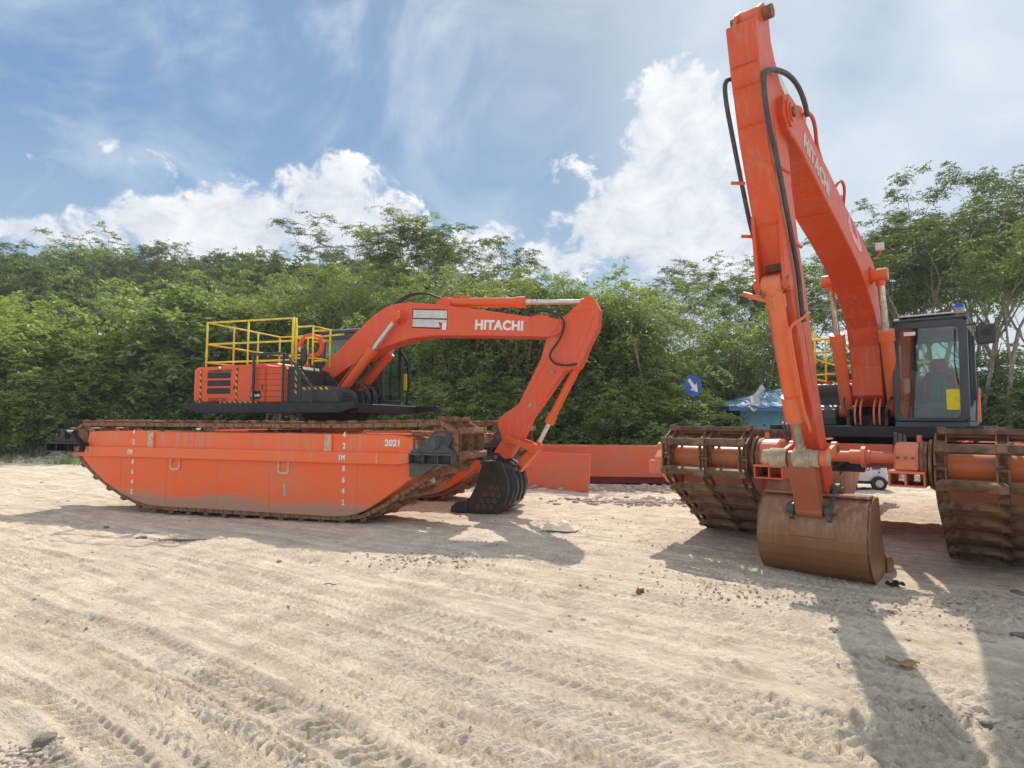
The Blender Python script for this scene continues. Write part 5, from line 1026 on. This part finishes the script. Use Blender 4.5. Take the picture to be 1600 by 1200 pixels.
# wood behind the middle and right
for d, n, y0 in ((64, 14, 505), (50, 12, 520)):
    for i in range(n):
        px = 620 + (1060 / n) * (i + r.uniform(.1, .9)); py = y0 + r.uniform(-16, 26); x = col(px, d)
        if px > 940: continue
        plant('canopy', x, d, max(5, top(py, d, x, d)), '%s green tree of the far wood, %s' % (ROWN[d], where(px)), 'trees of the far wood', mat='dark' if r.random() < .5 else 'mid', w=r.uniform(.9, 1.2))
row('umbrella', [(8, 80, 352, 'emergent feathery tree at the left edge of the hill skyline'), (165, 78, 362, 'wide feathery tree standing above the hill skyline at left'), (285, 76, 384, 'small feathery tree on the hill skyline between two taller ones'),
    (448, 66, 350, 'tall spreading feathery tree on the skyline above the left machine railing'), (560, 70, 405, 'low feathery tree on the skyline left of the tall central tree')], None, mat='dark', w=1.15)
row('umbrella', [(690, 36, 338, 'tall see-through umbrella tree above the boom of the left machine', dict(w=1.35, var=1, mat='mid')), (662, 37, 352, 'left half of the pair of umbrella trees above the boom of the left machine', dict(w=1.25, var=2)), (725, 37.5, 348, 'right half of the pair of umbrella trees above the boom of the left machine', dict(w=1.25, var=0)), (735, 44, 372, 'feathery tree just behind the tall umbrella tree', dict(var=2)), (640, 46, 415, 'lower feathery tree left of the tall umbrella tree'), (858, 40, 408, 'feathery tree above the stick joint of the left machine', dict(var=3)),
    (1000, 38, 416, 'feathery tree on the skyline right of the left machine stick'), (1065, 46, 440, 'thin feathery tree behind the blue round sign'), (1120, 36, 412, 'leafy umbrella tree left of the raised arm'), (1185, 34, 398, 'dark umbrella tree just left of the raised arm'), (1250, 36, 392, 'umbrella tree between the raised arm and the boom'), (1310, 40, 420, 'umbrella tree seen under the bend of the raised boom')], None)
row('umbrella', [(1385, 36, 318, 'tall umbrella tree right of the raised boom', dict(w=1.1)), (1462, 32, 238, 'tallest feathery tree of the right-hand grove with a wispy top', dict(w=.85, var=1)), (1505, 38, 300, 'dense umbrella tree behind the cab roof beacon', dict(w=1.1)), (1560, 30, 272, 'big umbrella tree near the right edge with a clear grey trunk', dict(w=1.15, var=0)),
    (1410, 33, 322, 'umbrella tree rising behind the work lamp of the raised boom', dict(w=1.15, var=2)), (1482, 35, 292, 'umbrella tree above the middle of the cab roof', dict(w=1.15, var=3)), (1640, 33, 262, 'umbrella tree cut by the right edge of the picture', dict(w=1.2)), (1430, 42, 350, 'umbrella tree behind the tall one right of the boom'), (1590, 44, 330, 'umbrella tree at the back of the right-hand grove'), (1700, 38, 280, 'umbrella tree beyond the right edge of the grove'), (1350, 46, 395, 'umbrella tree at the left end of the right-hand grove'), (1540, 52, 380, 'shorter umbrella tree deep inside the right-hand grove')], None, mat='dark')
# near green masses
row('shrub', [(-60, 35, 470, 'large feathery light-green shrub at the left edge of the picture'), (25, 34, 476, 'large feathery light-green shrub left of the left machine'), (95, 35, 498, 'rounded feathery shrub third from the left edge'), (150, 33, 552, 'lower feathery shrub hanging over the mud bank left of the left machine'), (-10, 31, 570, 'low feathery shrub in front of the large ones at the left edge'), (70, 31, 585, 'low feathery shrub on the bank at the left'), (205, 35, 590, 'small light shrub behind the tail of the left machine'), (240, 33, 600, 'small light shrub behind the rear track of the left machine')], None, w=1.25, mat='bright', sink=.3)
row('broad', [(275, 35, 462, 'broadleaf shrub rising behind the counterweight of the left machine'), (330, 36, 470, 'broadleaf shrub behind the railing of the left machine'), (390, 38, 480, 'broadleaf shrub behind the engine hood of the left machine'), (230, 38, 520, 'shaded broadleaf shrub left of the counterweight')], None, w=1.1, sink=.3)
row('thicket', [(450, 34, 458, 'thicket of green stems behind the life ring'), (505, 33, 448, 'thicket of green stems behind the cab of the left machine'), (560, 32, 452, 'thicket of green stems behind the boom bend of the left machine'), (610, 31, 446, 'thicket of green stems behind the white decal'), (655, 30, 455, 'leafy thicket below the boom, left of its lettering'), (700, 28, 452, 'leafy thicket below the boom lettering'), (745, 27, 440, 'leafy thicket left of the stick of the left machine'), (790, 26, 462, 'leafy thicket right behind the stick of the left machine'), (840, 26, 458, 'leafy thicket behind the bucket of the left machine'), (885, 26, 470, 'leafy thicket behind the stick joint'),
    (930, 25.5, 462, 'leafy thicket above the orange plates, left part'), (965, 25, 452, 'leafy thicket above the orange plates, middle part'), (1000, 25, 480, 'leafy thicket above the right end of the orange plates'), (1045, 26, 560, 'low leafy thicket left of the blue round sign'), (1095, 28, 572, 'low leafy thicket behind the blue round sign'), (1140, 28, 500, 'leafy thicket behind the gable end of the blue shed')], None, w=1.15, sink=.2)
row('open', [(720, 30, 430, 'spindly tree poking out of the thicket under the boom'), (825, 28, 430, 'spindly tree poking out of the thicket by the stick'), (915, 27, 440, 'spindly tree right of the stick joint'), (990, 28, 432, 'spindly tree above the orange plates'), (1050, 30, 452, 'spindly see-through tree with sky showing between its twigs'), (1090, 31, 440, 'spindly see-through tree above the blue round sign'), (1150, 30, 440, 'spindly tree above the blue shed'), (1215, 34, 420, 'spindly tree behind the raised arm'), (1290, 34, 440, 'spindly tree behind the lift cylinders of the right machine'),
    (1400, 34, 400, 'spindly tree behind the cab roof'), (1535, 27, 380, 'spindly grey-stemmed tree right of the cab'), (1580, 26, 350, 'spindly grey-stemmed tree at the right edge'), (1490, 34, 400, 'spindly tree behind the beacon'), (600, 36, 420, 'spindly tree above the boom of the left machine')], None, w=.95)
row('shrub', [(1180, 34, 520, 'bright shrub behind the blue shed roof'), (1240, 34, 540, 'bright shrub seen left of the lift cylinders'), (1530, 30, 560, 'bright green shrub right of the cab'), (1575, 28, 548, 'bright green shrub at the right edge behind the track'), (1620, 27, 560, 'bright green shrub just beyond the right edge'), (1470, 36, 590, 'green shrub seen through the cab windows'), (1420, 36, 600, 'green shrub behind the cab'), (1320, 36, 580, 'green shrub behind the engine hood of the right machine'),
    (760, 24, 590, 'low green shrub behind the bucket'), (860, 23.5, 600, 'low green shrub just behind the orange plates'), (980, 23, 600, 'low green shrub behind the plates, right part'), (1060, 24, 610, 'low green shrub under the blue round sign'), (1080, 25.5, 610, 'low green shrub left of the shed'), (690, 26, 590, 'low green shrub behind the track of the left machine'), (600, 29, 585, 'low green shrub behind the cab base')], None, mat='mid', w=1.2, sink=.2)

# ------------------------------------------------------------------ shed, plates, sign, generator
def tagthing(o, label, cat, group=None): return tag(o, label, cat, group)
def shed():
    root = empty('shed', (8.62, 23.2, tz(9, 23.2))); tag(root, 'small blue shed with a wrinkled silver-blue tarpaulin over its hipped roof', 'shed')
    z0 = 0.0; wallm = simple('blue_plaster', (.13, .33, .50), .85, 0, .12, 3, .1, (.30, .33, .33), .4); fas = simple('deep_blue_board', (.06, .17, .42), .7, 0, .15, 5)
    MB().box((0, 0, -.3), (6.2, 4.2, 2.36)).build('wall', wallm, root, bevel=.01)
    MB().box((-.62, -.62, 2.28), (6.8, -.56, 2.46)).box((-.62, -.56, 2.28), (-.56, 4.8, 2.46)).build('fascia', fas, root)
    # tarp: hip roof as a wrinkled sheet
    m, t, p, out = new_mat('silver_blue_tarpaulin'); v = objvec(t); w = noise(t, objvec(t, 3.5, .6, 1), 1.6, 5, .6, .6); n = noise(t, v, 2.5, 6, .6)
    c = ramp(t, w.outputs[0], [(.36, (.07, .16, .34)), (.50, (.20, .32, .46)), (.60, (.50, .57, .62))]); c = mixc(t, mth(t, 'MULTIPLY', maprange(t, n.outputs[0], .5, .65), .6), c, (.22, .28, .38)); setin(t, p, 'Base Color', c); p.inputs['Roughness'].default_value = .6; bump(t, p, w.outputs[0], .6, .06)
    nx, ny = 70, 40; V = []; F = []
    for j in range(ny):
        for i in range(nx):
            x = -.66 + 7.5 * i / (nx - 1); y = -.66 + 5.5 * j / (ny - 1); hgt = min((x + .66) / 3.6, (6.84 - x) / 3.6, (y + .66) / 2.75, (4.84 - y) / 2.75, 1.0)
            wr = .05 * float(FB(np.array([x * 2.2]), np.array([y * .9 + 3]), 3)[0]) + .03 * math.sin(x * 9 + y); V.append((x, y, 2.44 + .92 * max(0, hgt) + wr))
    F = [(j * nx + i, j * nx + i + 1, (j + 1) * nx + i + 1, (j + 1) * nx + i) for j in range(ny - 1) for i in range(nx - 1)]
    rf = link('roof_tarpaulin', arrmesh('roof_tarpaulin', V, F, m, True), root); md = rf.modifiers.new('thick', 'SOLIDIFY'); md.thickness = .03
    # loose grey sheet folded over the eave, torn corner sticking up
    V = []; ng = 10
    for j in range(ng):
        for i in range(5):
            a = j / (ng - 1); V.append((-.05 + .32 * i / 4 + .85 * a + .1 * math.sin(a * 7), -.72 + 1.2 * a, 2.34 + .78 * a + .10 * math.sin(i * 1.4 + a * 5) + (.12 if j == ng - 1 else 0)))
    F = [(j * 5 + i, j * 5 + i + 1, (j + 1) * 5 + i + 1, (j + 1) * 5 + i) for j in range(ng - 1) for i in range(4)]
    o = link('loose_sheet', arrmesh('loose_sheet', V, F, simple('grey_tarp', (.48, .48, .45), .7, 0, .15, 4), True), root); md = o.modifiers.new('thick', 'SOLIDIFY'); md.thickness = .02
    MB().cyl((.9, -.012, 1.75), (.9, .0, 1.75), .045, n=12).build('wall_hole', M['black'], root)
shed()
def plate_box(name, p, q, h, th, tilt, label):
    p, q = Vector((*p, 0)), Vector((*q, 0)); d = q - p; root = empty(name, (p.x, p.y, min(tz(p.x, p.y), tz(q.x, q.y)) + .02), math.atan2(d.y, d.x)); L = d.length; tag(root, label, 'steel plate', 'orange steel boxes lying behind the machines')
    MB().box((0, 0, 0), (L, th, h)).build('steel_box', M['plate'], root, T=Matrix.Rotation(tilt, 4, 'X'), bevel=.012)
    MB().box((0, -.004, h * .48), (L, .0, h * .485)).box((.3, -.02, h * .5), (.55, -.001, h * .53)).build('seam', M['plate'], root, T=Matrix.Rotation(tilt, 4, 'X'))
    return root
a = plate_box('steel_plate_box', (.15, 18.2), (2.02, 16.35), 1.0, .07, -.10, 'shorter faded orange steel plate leaning in front of the long orange box')
a.rotation_euler.z -= 0
b_ = plate_box('steel_plate_box', (.4, 18.7), (5.6, 18.3), .92, 1.1, 0, 'long faded orange steel box raised off the ground behind the leaning plate'); b_.location.z += .22
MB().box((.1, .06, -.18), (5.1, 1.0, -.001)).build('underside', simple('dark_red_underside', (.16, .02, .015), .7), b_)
for k in (.3, 2.6, 4.8): MB().box((k, .2, -.36), (k + .25, .9, -.181)).build('timber_block', bark2, b_)
def sign():
    x, y = col(1083, 19.5), 19.5; root = empty('round_sign', (x, y, tz(x, y)), .42); tag(root, 'round blue traffic sign with a white arrow pointing down right', 'sign')
    zc = CAM_H + (658.6 + 1.5 - 603) / FPX * y - tz(x, y)
    MB().cyl((0, .03, -.2), (0, .03, zc + .45), .022, n=8).build('post', M['char'], root)
    MB().cyl((0, 0, zc), (0, -.015, zc), .345, n=40).build('sign_plate', simple('sign_blue', (.008, .085, .40), .45), root)
    T = Matrix.Translation((0, -.018, zc)) @ Matrix.Rotation(math.radians(48), 4, 'Y')
    MB().prism([(-.27, .06), (.02, .06), (.02, .17), (.27, 0), (.02, -.17), (.02, -.06), (-.27, -.06)], -.003, .001).build('arrow', simple('aged_white', (.62, .64, .52), .5, 0, .15, 6), root, T=T)
sign()
def generator():
    x, y = 10.35, 17.6; root = empty('towable_generator', (x, y, tz(x, y)), -.25); tag(root, 'small white towable generator on a rubber wheel behind the right machine', 'generator')
    wm = simple('white_enamel', (.74, .77, .74), .4, 0, .06, 5, 0, (.5, .45, .38), .3)
    MB().prism([(-1.3, .20), (-1.3, .55), (-1.0, .78), (-.05, .80), (.18, .70), (.22, .20)], -.45, .45).build('body', wm, root, bevel=.04)
    MB().box((-1.28, -.455, .18), (.20, .455, .26)).build('base_skirt', M['black'], root)
    w = MB().cyl((-.05, -.56, .20), (-.05, -.44, .20), .20, n=24).build('wheel', M['rubber'], root, bevel=.02); MB().cyl((-.05, -.57, .20), (-.05, -.55, .20), .10, n=18).build('rim', M['lamp'], w)
    MB().ring([(.20 + .06 * math.cos(k) - .50, .60 + .06 * math.sin(k)) for k in np.linspace(0, 6.28, 16, endpoint=False)], [(.20 + .03 * math.cos(k) - .50, .60 + .03 * math.sin(k)) for k in np.linspace(0, 6.28, 16, endpoint=False)], -.454, -.450).build('emblem', M['decalred'], root)
    MB().box((-.20, -.454, .58), (.02, -.450, .66)).box((-.05, -.454, .48), (0, -.450, .53)).build('marking', M['blue'], root)
    MB().tube([(-1.3, 0, .3), (-2.0, 0, .3)], .03, 8).build('tow_bar', M['black'], root); MB().tube([(-.6, -.5, .0), (-.6, -.5, .8)], .015, 6).build('prop_stand', M['black'], root)
generator()

# ------------------------------------------------------------------ weeds, clods, litter
def rockmesh(seed, mat, sub=1, name='stone', rough=.3):
    bm = bmesh.new(); bmesh.ops.create_icosphere(bm, subdivisions=sub, radius=1); q = random.Random(seed)
    ph = [q.uniform(0, 6) for _ in range(6)]
    for v in bm.verts:
        n = 1 + rough * (math.sin(v.co.x * 3 + ph[0]) * .5 + math.sin(v.co.y * 4 + ph[1]) * .4 + math.sin(v.co.z * 5 + ph[2]) * .3) + q.uniform(-.12, .12) * rough * 2; v.co *= n; v.co.z *= .5
    me = bpy.data.meshes.new(name); bm.to_mesh(me); bm.free(); me.materials.append(mat); return me
CLODM = simple('grey_clay_clods', (.46, .39, .32), .95, 0, .3, 2.0, .5); DARKROCK = simple('dark_stone', (.20, .165, .14), .8, 0, .4, 9, .4)
def clods():
    q = np.random.default_rng(12); base = [rockmesh(k, CLODM) for k in range(5)]; bv = [np.array([v.co[:] for v in m.vertices]) for m in base]; bf = np.array([p.vertices[:] for p in base[0].polygons])
    spots = []
    def scatter(n, cx, cy, sx, sy, r0, r1, ang=0.0):
        u, w = q.normal(0, sx, n), q.normal(0, sy, n); ca, sa = math.cos(ang), math.sin(ang)
        for a, b in zip(u, w): spots.append((cx + a * ca - b * sa, cy + a * sa + b * ca, q.uniform(r0, r1) ** 1.0))
    for _ in range(1500):
        y = 1.8 * math.exp(q.uniform(0, 2.5)); spots.append((q.uniform(-1.05, 1.05) * y, y, .004 + .012 * q.random() ** 5 * (1 + y * .12)))
    scatter(520, 3.1, 6.5, 1.0, .38, .004, .024, -.3); scatter(300, 2.6, 7.6, .9, .8, .005, .02); scatter(200, 4.9, 6.6, .6, .3, .006, .035, -.3); scatter(110, 2.95, 3.9, .22, .14, .004, .018)
    scatter(260, 3.1, 14.6, 1.0, .35, .02, .10); scatter(320, 3.6, 17.4, 1.6, .35, .03, .13); scatter(200, -1.2, 8.1, .5, .25, .008, .03); scatter(260, -2.72, 3.40, .15, .09, .004, .022); scatter(20, -.3, 3.6, .3, .15, .003, .010)
    scatter(520, -20, 28.6, 6.0, .9, .05, .22, -.38); scatter(240, -11.5, 24.0, 2.2, .6, .04, .18, -.3); scatter(320, 13.5, 20.0, 2.2, .5, .05, .20); scatter(120, .8, 10.6, 1.2, .5, .006, .025)
    V = []; F = []; k = 0; xs = np.array([s[0] for s in spots]); ys = np.array([s[1] for s in spots]); zs = terrain(xs, ys) + relief(xs, ys) * smst(26 - ys, 0, 4)
    for (x, y, r), z in zip(spots, zs):
        b = bv[q.integers(5)]; a = q.uniform(0, 6.28); ca, sa = math.cos(a), math.sin(a); w = b * r * q.uniform(.7, 1.3, 3); V.append(np.stack([w[:, 0] * ca - w[:, 1] * sa + x, w[:, 0] * sa + w[:, 1] * ca + y, w[:, 2] + z + r * .12], 1)); F.append(bf + k); k += len(b)
    tag(link('clay_clods', arrmesh('clay_clods', np.concatenate(V), np.concatenate(F), CLODM)), kind='stuff')
clods()
def weeds():
    q = np.random.default_rng(5); P = []
    def patch(n, cx, cy, sx, sy): P.extend(zip(q.normal(cx, sx, n), q.normal(cy, sy, n), q.uniform(.15, .45, n)))
    for cx, cy, sx, sy, n in ((-21, 31.0, 4.5, 1.6, 420), (-13, 27.2, 2.5, 1.0, 260), (-27, 33, 4, 2, 260), (-4, 23.5, 4, 1.0, 260), (3, 21.2, 3.5, .6, 260), (15.5, 22.8, 2.6, .9, 300), (20, 22, 3, 1.6, 200), (8, 21, 1.0, .8, 80), (-14.5, 25.2, 2.2, .5, 90)): patch(n, cx, cy, sx, sy)
    P = np.array(P); z = terrain(P[:, 0], P[:, 1]); nb = 16; n = len(P); C0 = np.stack([P[:, 0], P[:, 1], z - .02], 1).repeat(nb, 0) + np.concatenate([q.normal(0, .13, (n * nb, 2)), np.zeros((n * nb, 1))], 1)
    H = P[:, 2].repeat(nb) * q.uniform(.5, 1.2, n * nb); d = q.normal(0, .35, (n * nb, 2)) * H[:, None]; w = .018
    side = np.stack([q.normal(size=n * nb), q.normal(size=n * nb), np.zeros(n * nb)], 1); side /= np.linalg.norm(side, axis=1, keepdims=True)
    mid = C0 + np.concatenate([d * .4, (H * .6)[:, None]], 1); tip = C0 + np.concatenate([d, (H * .95)[:, None]], 1)
    V = np.stack([C0 - side * w, C0 + side * w, mid + side * w * .8, mid - side * w * .8, mid - side * w * .8, mid + side * w * .8, tip + side * .002, tip - side * .002], 1).reshape(-1, 3)
    F = np.arange(len(V)).reshape(-1, 4); half = (len(F) // 2)
    tag(link('dry_grass', arrmesh('dry_grass', V[:half * 4], F[:half], LM['dry'])), kind='stuff'); me = arrmesh('green_weeds', V[half * 4:], F[:len(F) - half], LM['mid']); tag(link('green_weeds', me), kind='stuff')
weeds()
def gz(x, y): a, b = np.array([x]), np.array([y]); return float((terrain(a, b) + relief(a, b))[0])
def place(name, me, x, y, sc, label, cat, rz=0, dz=0.0, group=None):
    o = link(name, me); o.location = (x, y, gz(x, y) + dz); o.scale = sc; o.rotation_euler = (0, 0, rz); return tag(o, label, cat, group)
place('stone', rockmesh(21, DARKROCK, 3), -2.62, 3.57, (.072, .05, .055), 'dark jagged stone with a pale patch near the bottom left corner', 'stone', .3, .015)
for i, (x, y, r, lab) in enumerate([(2.88, 3.81, .045, 'dark flat clod at the lower right, nearer of two'), (2.97, 4.0, .05, 'dark flat clod at the lower right, farther of two'), (2.83, 5.50, .035, 'small dark squared stone beside the shadow of the arm'), (4.05, 5.35, .045, 'brownish clod right of the tan rag, left one of three'), (4.42, 5.45, .05, 'brownish clod near the right edge, middle one of three'), (4.62, 5.42, .045, 'grey clod near the right edge, right one of three'), (4.35, 6.2, .05, 'long dark clod below the torn black plastic'), (-3.0, 8.05, .035, 'dark clod in the shade at left centre'), (-6.9, 10.6, .05, 'dark clod in the shade under the pontoon, leftmost'), (-3.7, 10.2, .05, 'dark clod in the shade near the middle of the pontoon'), (-5.7, 9.6, .055, 'small rust-brown clod beside the long stick'), (5.6, 6.9, .07, 'lumpy brown clod near the right track')]):
    place('stone', rockmesh(30 + i, DARKROCK if i % 3 else CLODM, 2), x, y, (r * 1.5, r, r * .9), lab, 'stone', i * .7, .008, 'loose stones on the clay')
def bag():
    nx, ny = 16, 12; V = []
    for s in (1, -1):
        for j in range(ny):
            for i in range(nx):
                u, v = i / (nx - 1) * 2 - 1, j / (ny - 1) * 2 - 1; h = (1 - u ** 4) * (1 - v ** 4) * (.10 + .035 * math.sin(u * 5 + v * 3) + .02 * math.sin(v * 9 - u * 4)); V.append((u * .28 + .03 * v, v * .12 * (1 + .2 * math.sin(u * 3)), .02 + (h if s > 0 else -.01)))
    F = [(k + j * nx + i, k + j * nx + i + 1, k + (j + 1) * nx + i + 1, k + (j + 1) * nx + i) for k in (0, nx * ny) for j in range(ny - 1) for i in range(nx - 1)]
    o = link('paper_sack', arrmesh('paper_sack', V, F, simple('cream_paper', (.80, .66, .48), .6, 0, .1, 5, 0, (.86, .85, .82), .9))); o.location = (.80, 10.19, gz(.8, 10.19) + .01); o.rotation_euler = (0, 0, -.15); tag(o, 'crumpled cream paper sack lying on the clay between the machines', 'sack')
bag()
def flat_scrap(name, x, y, w, d, mat, label, cat, rz, seed, h=.03):
    q = random.Random(seed); n = 9; V = []; ph = [q.uniform(0, 6) for _ in range(4)]
    for j in range(5):
        for i in range(n):
            u, v = i / (n - 1) * 2 - 1, j / 4 * 2 - 1; ww = 1 - .5 * abs(u) ** 2 + .25 * math.sin(u * 5 + ph[0]); V.append((u * w, v * d * ww + .3 * d * math.sin(u * 3 + ph[1]), h * (.5 + .5 * math.sin(u * 4 + ph[2] + v)) + .006))
    F = [(j * n + i, j * n + i + 1, (j + 1) * n + i + 1, (j + 1) * n + i) for j in range(4) for i in range(n - 1)]
    o = link(name, arrmesh(name, V, F, mat, True)); o.location = (x, y, gz(x, y) + .012); o.rotation_euler = (0, 0, rz); md = o.modifiers.new('thick', 'SOLIDIFY'); md.thickness = .008; tag(o, label, cat)
flat_scrap('rag', 2.96, 4.75, .11, .035, simple('tan_cloth', (.33, .22, .11), .9), 'tan rag lying in the shadow edge of the raised arm', 'rag', -.5, 1)
flat_scrap('plastic_scrap', 4.5, 7.3, .10, .05, M['black'], 'torn black plastic scrap by the corner of the brown bucket', 'scrap', -.2, 2, .06)
flat_scrap('wrapper', 4.47, 6.5, .05, .012, simple('yellow_wrapper', (.75, .55, .05), .5), 'small yellow wrapper on the clay at the right', 'wrapper', .1, 3, .015)
flat_scrap('dead_leaf', 1.37, 6.64, .045, .03, simple('brown_leaf', (.30, .11, .05), .8), 'curled brown leaf on the clay right of the centre', 'leaf', .4, 4, .05)
st = MB().tube([(-.33, 0, .02), (-.1, .02, .03), (.15, -.01, .025), (.36, .03, .03)], [.012, .02, .024, .016], 6).build('stick', simple('brown_wood', (.22, .14, .09), .9)); st.location = (-5.0, 9.42, gz(-5.0, 9.42)); tag(st, 'long brown stick lying at the edge of the left machine shadow', 'stick')
st = MB().tube([(-.09, 0, .01), (-.02, .02, .02), (.05, -.01, .015), (.10, .03, .01)], .005, 5).build('twig', bark2); st.location = (-2.0, 6.9, gz(-2.0, 6.9)); tag(st, 'short bent twig on the clay below the left machine shadow', 'twig')

# ------------------------------------------------------------------ thin humid haze
def haze():
    m = bpy.data.materials.new('haze_air'); m.use_nodes = True; t = m.node_tree; t.nodes.clear(); out = nd(t, 'ShaderNodeOutputMaterial'); v = nd(t, 'ShaderNodeVolumePrincipled')
    v.inputs['Color'].default_value = (.86, .92, .98, 1); v.inputs['Density'].default_value = .0007; v.inputs['Anisotropy'].default_value = .2; t.links.new(v.outputs[0], out.inputs['Volume'])
    tag(MB().box((-1560, -460, -2.0), (1560, 1560, 34)).build('haze', m), kind='stuff')
haze()

# ------------------------------------------------------------------ tell alike-labelled trees apart by their order from left to right
def relabel():
    by = {}
    for o in C.objects:
        if o.parent is None and 'label' in o and 'category' in o: by.setdefault(o['label'], []).append(o)
    for lab, L in by.items():
        if len(L) in (2, 3, 4):
            L.sort(key=lambda o: o.location.x / max(o.location.y, 1)); W_ = {2: ('left', 'right'), 3: ('left', 'middle', 'right'), 4: ('leftmost', 'second', 'third', 'rightmost')}[len(L)]
            for o, w in zip(L, W_): o['label'] = lab + ', ' + w + ' one'
relabel()
